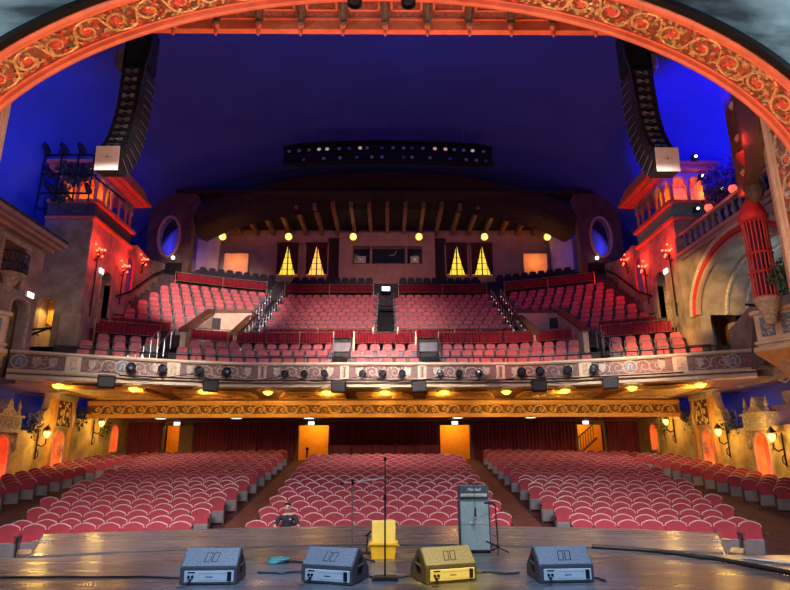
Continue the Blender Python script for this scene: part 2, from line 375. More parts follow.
def mic_at(mb, p, d, r=.024):
    p = Vector(p); d = Vector(d).normalized()
    mb.tube([p, p + d*.12], [.010, .018], 8); return mb
def stands():
    t = empty('microphone_stand', 'tall straight microphone stand with a bar base at centre stage front', 'microphone stand', (.11, 8.19, 0), 0)
    mb = MB(); mb.prism([(-.17, 0), (-.15, .035), (-.1, .045), (.1, .045), (.15, .035), (.17, 0)], 'y', -.1, .1); mb.build('base', 'iron', t)
    mb = MB(); mb.cyl((0, 0, .04), (0, 0, 1.0), .012, 8); mb.cyl((0, 0, 1.0), (0, 0, 1.46), .009, 8); mb.build('pole', 'iron', t)
    mb = MB(); mb.cyl((0, 0, .95), (0, 0, 1.03), .019, 8); mb.build('clutch', 'black', t)
    mb = MB(); mb.tube([(0, -.01, 1.46), (0, -.05, 1.5)], [.018, .02], 8); mb.build('microphone_clip', 'black', t)
    t = empty('boom_stand', 'boom microphone stand with a level arm, behind the second wedge monitor', 'microphone stand', (-.45, 10.5, 0), 0)
    mb = MB(); mb.lathe([(0, 0), (.13, 0), (.14, .015), (.12, .035), (.03, .05), (0, .05)], n=16); mb.build('base', 'iron', t)
    mb = MB(); mb.cyl((0, 0, .04), (0, 0, 1.11), .011, 8); mb.build('pole', 'steel', t)
    mb = MB(); mb.cyl((-.14, 0, 1.085), (.56, -.02, 1.17), .008, 8); mb.build('boom_arm', 'steel', t)
    mb = MB(); mb.cyl((0, -.02, 1.06), (0, -.02, 1.14), .024, 8); mb.build('boom_clutch', 'black', t)
    mb = MB(); mb.cyl((-.15, 0, 1.083), (-.22, 0, 1.075), .018, 8); mb.build('counterweight', 'black', t)
    t = empty('short_microphone_stand', 'short stand holding a silver headed microphone left of the yellow tub', 'microphone stand', (-.2, 10.35, 0), 0)
    mb = MB(); mb.lathe([(0, 0), (.1, 0), (.1, .02), (.02, .03), (0, .03)], n=14); mb.build('base', 'iron', t)
    mb = MB(); mb.tube([(0, 0, .03), (.01, 0, .2), (.03, 0, .3)], .012, 8); mb.build('gooseneck', 'black', t)
    mb = MB(); mb.tube([(-.03, 0, .26), (.09, 0, .345)], [.012, .016], 8); m = mb.build('microphone', 'black', t)
    mb = MB(); mb.ball((.105, 0, .355), .03, 10, 7); mb.build('microphone_head', 'silver', m, smooth=True)
    t = empty('amplifier_microphone_stand', 'black microphone stand against the right side of the amplifier stack', 'microphone stand', (1.92, 10.2, 0), 0)
    mb = MB()
    for a in (0.4, 2.4, 4.5): mb.tube([(0, 0, .1), (.2*math.cos(a), .2*math.sin(a), .012)], .01, 6)
    mb.build('tripod_base', 'black', t)
    mb = MB(); mb.cyl((0, 0, .06), (-.02, 0, .74), .011, 8); mb.build('pole', 'black', t)
    mb = MB(); mb.tube([(-.02, 0, .74), (-.06, 0, .78), (-.2, -.04, .78)], .014, 8); mb.build('boom_arm', 'black', t)
    mb = MB(); mb.tube([(-.02, -.03, .12), (-.1, -.06, .16), (-.2, -.06, .2)], .013, 6); mb.build('lower_arm', 'black', t)
    # microphone hung over the amp head on its lead
    t = empty('hanging_microphone', 'microphone dangling on its lead down the front of the amplifier', 'microphone', (1.575, 10.22, .62), 0)
    mb = MB(); mb.tube([(0, .0, .08), (0, .01, .25), (0, .02, .38), (0, .05, .43), (0, .25, .435)], .005, 5); mb.build('lead', 'rubber', t)
    mb = MB(); mb.tube([(0, 0, -.06), (0, 0, .08)], [.02, .013], 10); mb.build('body', 'black', t)
    mb = MB(); mb.ball((0, 0, -.075), .027, 10, 7); mb.build('head', 'silver', t, smooth=True)
stands()

def amp():
    t = empty('speaker_cabinet', 'tall grey-fronted guitar speaker cabinet standing on the stage', 'speaker cabinet', (1.575, 10.32, 0), math.radians(-3))
    mb = MB(); mb.rbox(-.255, .255, 0, .36, .02, .82, .012); mb.build('cabinet', 'tolex', t)
    mb = MB(); mb.rbox(-.23, .23, -.008, .01, .05, .79, .004); c = mb.build('front_cloth', 'ampcloth', t)
    me = textmesh('Marshall', .055, .002, .35); me.materials.append(M['white'])
    o = bpy.data.objects.new('logo', me); COL.objects.link(o); o.parent = c; o.location = (0, -.011, .46); o.rotation_euler = (PI/2, 0, 0)
    mb = MB(); mb.box(-.235, .235, -.011, -.006, .44, .443); mb.build('piping', 'tolex', c)
    for x in (-.22, .22):
        for y in (.04, .32):
            mb = MB(); mb.cyl((x, y, 0), (x, y, .022), .022, 8); mb.build('foot', 'rubber', t)
    t = empty('guitar_amplifier', 'blue-grey guitar amplifier head resting on the speaker cabinet', 'amplifier', (1.575, 10.32, .821), math.radians(-3))
    mb = MB(); mb.rbox(-.25, .25, .02, .3, .006, .225, .012); mb.build('case', 'tolex', t)
    mb = MB(); mb.rbox(-.215, .215, .008, .03, .045, .095, .004); p = mb.build('control_panel', 'panel', t)
    for i in range(9):
        mb = MB(); mb.cyl((-.17 + i*.04, .01, .07), (-.17 + i*.04, -.006, .07), .009, 8); mb.build('knob', 'brass', p)
    mb = MB(); mb.rbox(-.23, .23, .012, .03, .105, .216, .003); f = mb.build('front_panel', 'tolex', t)
    me = textmesh('Marshall', .065, .002, .35); me.materials.append(M['white'])
    o = bpy.data.objects.new('logo', me); COL.objects.link(o); o.parent = f; o.location = (0, .009, .16); o.rotation_euler = (PI/2, 0, 0)
    mb = MB(); mb.tube([(-.08, .14, .225), (-.07, .14, .245), (.07, .14, .245), (.08, .14, .225)], .009, 6); mb.build('handle', 'black', t)
    for x in (-.2, .2):
        for y in (.06, .26):
            mb = MB(); mb.cyl((x, y, 0), (x, y, .008), .016, 8); mb.build('foot', 'rubber', t)
amp()

def tub():
    t = empty('yellow_tub', 'yellow tub holding an upright pale yellow board at centre stage', 'tub', (.08, 9.95, 0), math.radians(-2))
    mb = MB(); mb.loft([[(x*.175, y*.14, 0) for x, y in ((-1,-1),(1,-1),(1,1),(-1,1))], [(x*.2, y*.16, .2) for x, y in ((-1,-1),(1,-1),(1,1),(-1,1))], [(x*.225, y*.18, .2) for x, y in ((-1,-1),(1,-1),(1,1),(-1,1))], [(x*.225, y*.18, .225) for x, y in ((-1,-1),(1,-1),(1,1),(-1,1))], [(x*.19, y*.15, .225) for x, y in ((-1,-1),(1,-1),(1,1),(-1,1))], [(x*.17, y*.13, .03) for x, y in ((-1,-1),(1,-1),(1,1),(-1,1))]])
    mb.build('tub_shell', 'yellow', t)
    mb = MB(); mb.rbox(-.185, .185, -.02, .03, .03, .54, .008); mb.build('upright_board', 'yellowpale', t)
    for s in (-1, 1):
        mb = MB(); mb.tube([(s*.2, -.05, .17), (s*.24, -.05, .17), (s*.24, .05, .17), (s*.2, .05, .17)], .01, 6); mb.build('handle', 'yellow', t)
tub()

def cables():
    def wig(pts, r, name, label, m='rubber', n=6):
        P = []
        for i in range(len(pts)-1):
            a, b = Vector(pts[i]), Vector(pts[i+1])
            for k in range(n):
                q = a.lerp(b, k/n); P.append((q.x + R.uniform(-.02, .02), q.y + R.uniform(-.02, .02), r))
        P.append((pts[-1][0], pts[-1][1], r))
        tag(MB().tube(P, r, 6).build(name, m, smooth=True), label, 'cable')
    wig([(-6.5, 8.6, 0), (-4.6, 8.45, 0), (-3.2, 8.45, 0), (-2.45, 8.35, 0)], .012, 'stage_cable', 'black cable running from the left stage edge to the first wedge')
    wig([(-1.62, 8.7, 0), (-1.3, 8.6, 0), (-1.05, 8.75, 0), (-.95, 8.5, 0)], .013, 'speaker_lead', 'black lead snaking between the two left wedge monitors')
    wig([(-.12, 8.4, 0), (.02, 8.28, 0), (.3, 8.3, 0), (.5, 8.45, 0)], .011, 'monitor_lead', 'black lead passing the bar base of the centre microphone stand')
    wig([(1.28, 8.55, 0), (1.5, 8.62, 0), (1.75, 8.5, 0), (1.9, 8.55, 0)], .014, 'looped_lead', 'black lead lying between the yellow lit wedge and the right wedge')
    wig([(2.68, 8.4, 0), (2.8, 8.2, 0), (2.86, 8.0, 0)], .011, 'trailing_lead', 'short black lead trailing from the rightmost wedge monitor')
    wig([(-.45, 10.35, 0), (-.3, 9.9, 0), (-.2, 9.75, 0), (-.05, 9.5, 0)], .011, 'microphone_cable', 'black cable curling from the boom stand base towards the yellow tub')
    wig([(3.6, 10.75, 0), (4.4, 10.3, 0), (5.0, 9.5, 0), (5.35, 8.5, 0), (5.6, 7.4, 0)], .035, 'edge_cable', 'thick black cable curving along the stage edge on the right')
    wig([(5.5, 9.6, 0), (5.9, 9.1, 0), (6.4, 8.6, 0), (7.2, 7.9, 0)], .02, 'pale_cable', 'pale cable lying along the right wing of the stage', 'steel')
    t = empty('cable_coil', 'teal and black coil of cable on the stage right of the leftmost wedge', 'cable coil', (-1.52, 9.5, 0), 0)
    mb = MB()
    for k in range(3): mb.tube([((.1+.02*k)*math.cos(a)+.03*k, (.1)*math.sin(a), .015+.022*k) for a in [2*PI*i/14 for i in range(15)]], .014, 6)
    mb.build('coiled_cable', 'cyan', t, smooth=True)
    mb = MB(); mb.tube([(.1, 0, .02), (.25, .06, .012), (.4, -.02, .012), (.55, .05, .012), (.7, 0, .012), (.62, -.12, .012), (.4, -.12, .012)], .012, 6); mb.build('loose_end', 'rubber', t, smooth=True)
cables()

# ================================================================== orchestra floor and seats
def floor():
    mb = MB()
    Ys = [8, 16] + [16 + 21.5*i/10 for i in range(1, 11)] + [46]
    for a, b in zip(Ys, Ys[1:]):
        mb.add([(-18, a, zo(a)), (18, a, zo(a)), (18, b, zo(b)), (-18, b, zo(b))], [(0, 1, 2, 3)])
    fl = struct(mb.build('floor', 'carpet'))
    for s in (-1, 1):
        mb = MB()
        for i in range(20):
            a, b = 16 + 21.3*i/20, 16 + 21.3*(i+1)/20
            w = lambda y: (3.45 + (y-16)*.05, 4.7 + (y-16)*.04)
            p, q = w(a), w(b)
            mb.add([(s*p[0], a, zo(a)+.006), (s*p[1], a, zo(a)+.006), (s*q[1], b, zo(b)+.006), (s*q[0], b, zo(b)+.006)], [(0, 1, 2, 3)])
        mb.build('aisle_runner', 'aisle', fl)
floor()

OUT = [(-.245, .40), (.245, .40), (.255, .69), (.24, .75), (.15, .795), (.06, .822), (0, .826), (-.06, .822), (-.15, .795), (-.24, .75), (-.255, .69)]
def seat_parts():
    tilt = Matrix.Translation((0, .02, .4)) @ Matrix.Rotation(math.radians(-9), 4, 'X') @ Matrix.Translation((0, 0, -.4))
    b = MB(); c0 = (0, .6)
    def ring(k, y): return [(x*k, y, .6 + (z-.6)*k) for x, z in OUT]
    b.loft([ring(.93, 0), ring(1, .02), ring(1, .055), ring(.97, .07)], T=tilt)
    tr = MB(); tr.tube([(x*1.0, .02, z+.002) for x, z in OUT[2:]], .0145, 6, T=tilt)
    c = MB(); Tc = Matrix.Translation((0, -.03, .40)) @ Matrix.Rotation(math.radians(7), 4, 'X')
    c.rbox(-.235, .235, -.035, .05, -.34, .02, .02, T=Tc)
    fr = []
    for s in (-1, 1):
        m = MB(); x = s*.252
        m.box(x-.013, x+.013, -.16, .1, .0, .05); m.box(x-.012, x+.012, -.05, .05, .05, .56)
        m.rbox(x-.019, x+.019, -.26, .08, .55, .585, .008)
        fr.append(m)
    return b, tr, c, fr
SB, ST, SC, SF = seat_parts()
def low_seat():
    tilt = Matrix.Translation((0, .02, .4)) @ Matrix.Rotation(math.radians(-9), 4, 'X') @ Matrix.Translation((0, 0, -.4))
    m = MB(); m.m = 0; m.prism(OUT, 'y', .0, .06, T=tilt)
    m.m = 1; m.tube([(x, .02, z+.002) for x, z in OUT[2:]], .0145, 4, T=tilt, caps=False)
    m.m = 2; m.box(-.235, .235, -.06, .02, .06, .41)
    m.m = 3
    for s in (-1, 1): m.box(s*.252-.012, s*.252+.012, -.1, .06, 0, .58)
    return m
PL = []            # (distance, x, y, z, rz, label)
def arc(Yc, X): return Yc - X*X/100.0, -X/50.0
def lay():
    for i in range(22):
        Yc = 16 + .93*i; t = i/21
        if i <= 18:
            hw = 3.35 + .75*t; n = int(2*hw/.555)
            for k in range(n):
                X = -hw + (k+.5+(.2 if i % 2 else -.2))*2*hw/n; PL.append((X, Yc, 'centre', i, k+1, n))
        for s in (-1, 1):
            x0 = 4.85 + .75*t
            x1 = 9.35 + 1.8*min(1, i/7.0) + 2.3*max(0, (i-7)/14)
            n = int((x1-x0)/.56)
            for k in range(n):
                X = s*(x0 + (k+.5+(.16 if i % 2 else -.16))*.56); PL.append((X, Yc, 'left' if s < 0 else 'right', i, k+1, n))
            if i >= 7 and i <= 20:
                for k in range(4):
                    X = s*(13.6 + k*.56); PL.append((X, Yc+.35, 'left wall' if s < 0 else 'right wall', i-7, k+1, 4))
lay()
P2 = []
for X, Yc, blk, i, k, n in PL:
    Y, rz = arc(Yc, X)
    if blk.endswith('wall'): rz = -X/50.0
    P2.append((math.hypot(X-.15, Y), X, Y, zo(Y), rz, blk, i, k, n))
P2.sort()
def orchestra():
    t = empty('orchestra_chair', '', 'theatre seat', (0, 0, 0), 0, 'red orchestra seats nearest the stage')
    SB.build('backrest', 'velvet', t, smooth=True); ST.build('back_rim', 'trim', t, smooth=True)
    SC.build('seat_cushion', 'under', t); 
    for m in SF: m.build('armrest_standard', 'sideframe', t)
    tr = tree_of(t); first = True
    for d, X, Y, z, rz, blk, i, k, n in P2[:300]:
        if blk == 'centre': lab = 'red theatre seat in the centre orchestra block, %s row, %s seat from its left end' % (ORD[i+1], ORD[k])
        elif blk.endswith('wall'): lab = 'red theatre seat along the %s, %s row back, %s from the aisle' % (blk, ORD[i+1], ORD[k])
        else: lab = 'red theatre seat in the %s orchestra block, %s row, %s from the inner aisle' % (blk, ORD[i+1], ORD[k])
        if first: t.location = (X, Y, z); t.rotation_euler.z = rz; t['label'] = lab; first = False
        else: copy_tree(t, tr, (X, Y, z), rz, lab)
    lo = low_seat(); mb = MB()
    for d, X, Y, z, rz, *_ in P2[300:]:
        mb.merge(lo, Matrix.Translation((X, Y, z)) @ Matrix.Rotation(rz, 4, 'Z'))
    o = mb.build('orchestra_seat_rows', ['velvet', 'trim', 'under', 'sideframe'], norm=False)
    tag(o, 'rows of red theatre seats filling the back of the orchestra floor', 'theatre seats', 'far orchestra seats', 'stuff')
orchestra()

# ------------------------------------------------------------------ seated man
def person():
    X, Y, z = -2.36, 15.62, zo(16) - .02
    rt = empty('person', 'person with short dark hair in a navy polo sitting in the front row', 'person', (X, Y, z), 0)
    J = {}
    V = []; E = []; RR = []
    def j(n, p, r, par=None):
        J[n] = len(V); V.append(p); RR.append(r)
        if par: E.append((J[par], J[n]))
    j('pelvis', (0, .14, .50), (.15, .12)); j('waist', (0, .13, .64), (.145, .105), 'pelvis'); j('chest', (0, .10, .84), (.165, .11), 'waist')
    j('sh', (0, .10, .965), (.10, .075), 'chest'); j('neck', (0, .085, 1.03), (.052, .052), 'sh'); j('skull0', (0, .06, 1.10), (.058, .066), 'neck')
    j('skull1', (0, .05, 1.17), (.082, .092), 'skull0'); j('skull2', (0, .06, 1.245), (.06, .07), 'skull1')
    for s in (-1, 1):
        q = 'l' if s < 0 else 'r'
        j('sho'+q, (s*.205, .10, .93), (.072, .07), 'sh'); j('elb'+q, (s*.30, -.02, .72), (.045, .045), 'sho'+q)
        j('wri'+q, (s*.22, -.24, .74), (.028, .03), 'elb'+q); j('pal'+q, (s*.18, -.31, .74), (.034, .018), 'wri'+q); j('kn'+q, (s*.16, -.36, .735), (.03, .015), 'pal'+q)
        j('hip'+q, (s*.09, .08, .48), (.09, .09), 'pelvis'); j('kne'+q, (s*.13, -.33, .50), (.062, .062), 'hip'+q)
        j('ank'+q, (s*.13, -.36, .09), (.042, .042), 'kne'+q); j('toe'+q, (s*.14, -.52, .035), (.04, .03), 'ank'+q)
    me = bpy.data.meshes.new('body'); me.from_pydata(V, E, []); 
    for m in ('skin', 'shirt', 'trousers'): me.materials.append(M[m])
    o = bpy.data.objects.new('body', me); COL.objects.link(o)
    sk = o.modifiers.new('skin', 'SKIN'); sk.use_smooth_shade = True
    for i, r in enumerate(RR): me.skin_vertices[0].data[i].radius = r
    me.skin_vertices[0].data[0].use_root = True
    ss = o.modifiers.new('sub', 'SUBSURF'); ss.levels = 2; ss.render_levels = 2
    bpy.context.view_layer.update()
    bm = bpy.data.meshes.new_from_object(o.evaluated_get(bpy.context.evaluated_depsgraph_get()))
    bpy.data.objects.remove(o)
    bm.materials.clear()
    for m in ('skin', 'shirt', 'trousers'): bm.materials.append(M[m])
    for p in bm.polygons:
        c = p.center; p.use_smooth = True
        arm = abs(c.x) > .14 and c.y < -.0
        if c.z > 1.0: p.material_index = 0
        elif c.z < .58 and not (c.y < -.05 and c.z > .6): p.material_index = 2
        elif c.y < -.03 and c.z > .6: p.material_index = 0
        else: p.material_index = 1
    b = bpy.data.objects.new('body', bm); COL.objects.link(b); b.parent = rt
    # face
    mb = MB(); mb.m = 0
    mb.ball((0, -.038, 1.155), (.014, .02, .028), 8, 6); mb.ball((-.078, .06, 1.16), (.012, .022, .032), 8, 6); mb.ball((.078, .06, 1.16), (.012, .022, .032), 8, 6)
    mb.m = 1
    for s in (-1, 1): mb.ball((s*.03, -.022, 1.185), (.013, .008, .008), 8, 6); mb.box(s*.03-.018, s*.03+.018, -.032, -.02, 1.203, 1.209)
    mb.box(-.025, .025, -.024, -.012, 1.108, 1.115)
    mb.build('face', ['skin', 'hair'], rt, smooth=True)
    mb = MB()
    mb.loft([[(.082*math.sin(t)*math.cos(a) , .062 + .095*math.sin(t)*math.sin(a), 1.215 + .075*math.cos(t) - (.06*math.sin(a) if t > 1.1 else 0)) for a in [2*PI*k/16 for k in range(16)]] for t in (.02, .4, .8, 1.2, 1.55)])
    mb.build('hair', 'hair', rt, smooth=True)
    mb = MB(); mb.tube([(.055*math.cos(a), .085+.06*math.sin(a), 1.0 + .012*math.sin(a)) for a in [2*PI*k/14 for k in range(14)]], .016, 6, closed=True); mb.build('collar', 'shirt', rt, smooth=True)
    mb = MB(); mb.ball((.085, -.022, .90), (.028, .01, .014), 8, 5); mb.build('chest_logo', 'white', rt)
    for s in (-1, 1):
        mb = MB()
        for k in range(4):
            x0 = s*(.195 - .019*k); L = (.05, .065, .06, .045)[k]
            mb.tube([(x0, -.33, .74), (x0 - s*.004, -.33-L*.55, .738), (x0 - s*.006, -.33-L, .72), (x0 - s*.006, -.33-L*1.1, .695)], [.010, .0095, .0085, .007], 6)
        mb.tube([(s*.155, -.29, .75), (s*.13, -.33, .755), (s*.125, -.36, .75)], [.012, .0105, .008], 6)
        mb.build('fingers', 'skin', rt, smooth=True)
person()
# ================================================================== proscenium
EA, EB, EZ = 9.62, 5.27, 7.1
def ell(phi, k=0.0): 
    nx, nz = math.cos(phi)/EA, math.sin(phi)/EB; L = math.hypot(nx, nz)
    return EA*math.cos(phi) - k*nx/L, EZ + EB*math.sin(phi) - k*nz/L
TAB = [0.0]
_N = 400
for i in range(_N):
    a, b = ell(PI*i/_N), ell(PI*(i+1)/_N); TAB.append(TAB[-1] + math.hypot(a[0]-b[0], a[1]-b[1]))
ARCL = TAB[-1]
def phi_at(u):
    u = min(max(u, 0), ARCL*.99999); lo, hi = 0, _N
    while hi - lo > 1:
        m = (lo+hi)//2
        if TAB[m] <= u: lo = m
        else: hi = m
    return PI*(lo + (u-TAB[lo])/(TAB[lo+1]-TAB[lo]))/_N
def proscenium():
    arch = [ell(PI*i/48, -.06) for i in range(49)]
    poly = [(9.66, -1)] + arch + [(-9.66, -1), (-18, -1), (-18, 24), (18, 24), (18, -1)]
    mb = MB(); mb.prism(poly, 'y', 10.72, 10.98); struct(mb.build('wall_proscenium', 'greycloth'))
    t = bpy.data.objects.new('trim_proscenium_arch', None); COL.objects.link(t); struct(t, 'carved and gilded proscenium arch with coral mouldings framing the house')
    def sweep(prof, name, m):
        mb = MB(); rings = []
        rings.append([(9.6 - w, y, -.8) for y, w in prof])
        for i in range(97):
            ph = PI*i/96; rings.append([(ell(ph, w)[0], y, ell(ph, w)[1]) for y, w in prof])
        rings.append([(-9.6 + w, y, -.8) for y, w in prof])
        mb.loft(rings); return mb.build(name, m, t, smooth=True)
    sweep([(10.68, -.11), (10.68, .02), (10.86, .02), (10.86, -.08), (10.71, -.11)], 'dark_edge', 'black')
    sweep([(10.84, -.1), (10.84, .05), (10.90, .09), (10.98, .09), (11.02, .04), (11.06, .05), (11.09, -.1)], 'near_moulding', 'coral')
    sweep([(11.08, -.1), (11.08, .0), (11.78, .0), (11.78, -.1)], 'carved_ground', 'bandbase')
    sweep([(11.77, -.1), (11.77, .05), (11.80, .06), (11.83, .02), (11.86, .02), (11.89, .10), (11.95, .13), (12.02, .10), (12.04, -.1)], 'far_moulding', 'coral')
    def P(u, v, w):
        ph = phi_at(u); x, z = ell(ph, max(w, 0)); return (x, v, z)
    mg, mr, mt = MB(), MB(), MB()
    scrolls(mg, mr, P, 1.0, ARCL-1.0, 11.08, 11.77, .74, .032)
    n = int((ARCL-2)/.16)
    for i in range(n):
        u = 1 + .16*(i+.5)
        for v, a in ((11.15, R.uniform(-1, 1)), (11.30, R.uniform(0, 6)), (11.46, R.uniform(0, 6)), (11.60, R.uniform(0, 6)), (11.70, R.uniform(2, 4))):
            leaf(mg if R.random() < .58 else mr, P, u + R.uniform(-.08, .08), v, a, .15, .05, .06)
        if i % 3 == 0: leaf(mt, P, u, R.choice((11.2, 11.65)), R.uniform(0, 6), .12, .04, .07)
    mg.build('gilded_scrolls', 'gold', t, norm=False); mr.build('red_flowers', 'roserelief', t, norm=False); mt.build('green_leaves', 'teal', t, norm=False)
    # flat-topped outer frame beyond the arch
    f = bpy.data.objects.new('trim_sounding_board', None); COL.objects.link(f); struct(f, 'coffered sounding board soffit with hanging pendants beyond the arch')
    MB().box(-9.6, 9.6, 12.05, 13.2, 12.72, 13.2, T=Matrix(((1, 0, 0, 0), (0, 1, 0, 0), (0, -.75, 1, .75*13.1), (0, 0, 0, 1)))).build('soffit_slab', 'coffer', f)
    mb = MB(); mb.box(-9.6, 9.6, 13.12, 13.3, 12.36, 12.72); mb.box(-9.6, 9.6, 13.08, 13.12, 12.66, 12.72)
    mb.build('front_beam', 'coral', f)
    SL = Matrix(((1, 0, 0, 0), (0, 1, 0, 0), (0, -.75, 1, .75*13.1), (0, 0, 0, 1)))
    for k in range(-8, 9):
        x = .08 + 1.108*k
        mb = MB(); mb.box(x-.11, x+.11, 12.1, 13.1, 12.60, 12.72, T=SL); mb.tube([(x, 12.2, 12.58), (x, 12.8, 12.58), (x, 13.0, 12.54)], .07, 6, T=SL)
        mb.ball((x, 13.0, 12.47), (.1, .06, .06), 8, 5); mb.build('bracket', 'browncol', f)
        mb = MB(); mb.lathe([(0, -.30), (.03, -.26), (.06, -.16), (.035, -.08), (.07, -.03), (.08, .06), (.0, .08)], (x, 13.1, 12.42), 8); mb.build('pendant', 'coral', f, smooth=True)
        if k < 8:
            xc = x + .554
            mb = MB()
            for a, b, c, d in ((xc-.42, xc+.42, 12.25, 12.32), (xc-.42, xc+.42, 12.92, 12.95), (xc-.42, xc-.36, 12.25, 12.95), (xc+.36, xc+.42, 12.25, 12.95)): mb.box(a, b, c, d, 12.67, 12.72, T=SL)
            mb.build('coffer_frame', 'coral', f)
            mb = MB(); mb.ball((xc, 12.6, 12.71), (.13, .13, .07), 10, 6, T=SL)
            for a in range(8): mb.tube([(xc+.16*math.cos(a*.785), 12.6+.14*math.sin(a*.785), 12.715), (xc+.3*math.cos(a*.785+.3), 12.6+.22*math.sin(a*.785+.3), 12.715)], .018, 4, T=SL)
            mb.build('rosette', 'roserelief', f)
    for s in (-1, 1):
        nm = 'left' if s < 0 else 'right'
        e = bpy.data.objects.new('trim_proscenium_%s' % nm, None); COL.objects.link(e); struct(e, 'carved reveal beside the stage opening on the %s' % nm)
        DX = .12 if s < 0 else .38
        e.location.x = s*DX
        MB().box(s*9.46, s*9.62, 12.05, 13.3, -.85, 12.7).build('reveal', 'bandbase', e)
        mb = MB()
        for y, w in ((13.34, .06), (13.22, .035)): mb.tube([(s*9.46, y, -.85), (s*9.46, y, 12.6)], w, 8)
        mb.box(s*9.42, s*9.62, 13.3, 13.44, -.85, 12.7); mb.build('edge_moulding', 'cream', e)
        Q = lambda u, v, w: (s*(9.46 - w), v, u)
        mg, mr, mt = MB(), MB(), MB()
        scrolls(mg, mr, Q, 4.5, 12.4, 12.45, 13.17, .62, .026)
        for i in range(220): leaf(mt if i % 2 else mg, Q, R.uniform(4.5, 12.3), R.uniform(12.4, 13.15), R.uniform(0, 6), .18, .06, .05)
        mg.build('gilded_scrolls', 'relief', e, norm=False); mr.build('flowers', 'roserelief', e, norm=False); mt.build('green_leaves', 'teal', e, norm=False)
        mb = MB(); mb.tube([(s*9.42, 12.85+.24*math.cos(a), 8.9+.36*math.sin(a)) for a in [2*PI*i/20 for i in range(20)]], .04, 6, closed=True)
        mb.build('medallion_frame', 'carved', e)
        mb = MB(); mb.ball((s*9.46, 12.85, 8.9), (.06, .22, .34), 14, 8); mb.build('medallion', 'mauve', e, smooth=True)
    for px, lab in ((-.62, 'black spotlight can hanging under the arch, left of its crown'), (.62, 'black spotlight can hanging under the arch, right of its crown')):
        t2 = empty('hanging_spotlight', lab, 'spotlight', (px, 11.35, 11.78), 0, 'spotlight cans under the arch crown')
        mb = MB(); mb.lathe([(0, .1), (.12, .09), (.17, .0), (.17, -.2), (.14, -.2), (.13, -.1), (0, -.08)], n=16); mb.build('can', 'black', t2, smooth=True)
        mb = MB(); mb.tube([(-.19, 0, -.05), (-.19, 0, .2), (.19, 0, .2), (.19, 0, -.05)], .015, 5); mb.cyl((0, 0, .2), (0, 0, .4), .02, 6); mb.build('yoke', 'black', t2)
        mb = MB(); mb.ball((0, 0, -.12), (.125, .125, .03), 12, 6); mb.build('lens', 'lens', t2)
proscenium()

def array(X, Y0, z0, lab, s):
    t = empty('line_array_speaker', lab, 'line array', (X, Y0, z0), 0, 'hanging line arrays')
    y, z = 0.0, 0.0; n = 12; h = .30
    for i in range(n):
        a = math.radians(40*(i/(n-1))**2.0)
        T = Matrix.Translation((0, y, z)) @ Matrix.Rotation(-a, 4, 'X')
        mb = MB(); mb.loft([[(x, yy, zz) for x, yy, zz in ((-.34, 0, -.01), (.34, 0, -.01), (.34, 0, -.27), (-.34, 0, -.27))], [(-.36, .2, 0), (.36, .2, 0), (.36, .2, -.285), (-.36, .2, -.285)], [(-.40, .75, -.02), (.40, .75, -.02), (.40, .75, -.265), (-.40, .75, -.265)]], T=T)
        last = i >= n-1
        c = mb.build('cabinet', 'arrblack', t)
        mb = MB()
        for x in (-.15, .1):
            mb.box(x-.05, x+.06, -.03, .005, -.2, -.08, T=T); 
        mb.tube([T @ Vector((-.1, -.03, -.12)), T @ Vector((-.02, -.07, -.2)), T @ Vector((.05, -.03, -.13))], .012, 4)
        mb.build('connector_plate', 'silver' if i % 2 else 'steel', c)
        mb = MB()
        for q in (-1, 1): mb.tube([T @ Vector((q*.37, .22, -.285)), T @ Vector((q*.41, .74, -.275))], .012, 4)
        mb.tube([T @ Vector((-.2, .02, -.03)), T @ Vector((.2, .02, -.03))], .018, 5)
        mb.build('rigging_bar', 'steel', c)
        if last:
            T = Matrix.Translation((0, y-.16, z-.05)) @ Matrix.Rotation(math.radians(4), 4, 'X'); mb = MB(); mb.rbox(-.34, .34, -.03, .0, -.74, .0, .01, T=T); p = mb.build('pale_end_panel', 'arrgrey', t); p['label'] = 'pale end panel'
            mb = MB(); mb.box(-.12, .12, -.034, -.03, -.35, -.34, T=T); mb.box(-.01, .01, -.034, -.03, -.4, -.28, T=T); mb.build('emblem', 'iron', p)
            mb = MB(); mb.box(-.335, .335, .0, .5, -.73, -.01, T=T); mb.build('bottom_cabinet', 'arrblack', t)
        y -= h*math.sin(a); z -= h*math.cos(a)
    mb = MB(); mb.box(-.36, .36, .05, .7, .04, .12); mb.box(-.40, .40, .1, .75, .15, 1.6); mb.build('flying_frame', 'black', t)
    mb = MB(); mb.cyl((s*.1, .4, 1.2), (s*.1, .4, 7.0), .03, 6); mb.build('hoist_chain', 'iron', t)
    mb = MB(); mb.tube([(-s*.45, .1, 1.4), (-s*.5, .0, .6), (-s*.4, -.05, 0), (-s*.3, -.04, -1.5), (-s*.25, -.3, -3.0)], .035, 6); mb.build('cable_loom', 'rubber', t, smooth=True)
    mb = MB(); mb.rbox(s*.46 - .2, s*.46 + .2, .1, .5, .15, .8, .05); mb.build('hoist_bag', 'drape', t)
array(-7.85, 16.05, 13.35, 'curved black line array speaker hanging on the left of the arch', -1)
array(8.2, 16.05, 13.35, 'curved black line array speaker hanging on the right of the arch', 1)

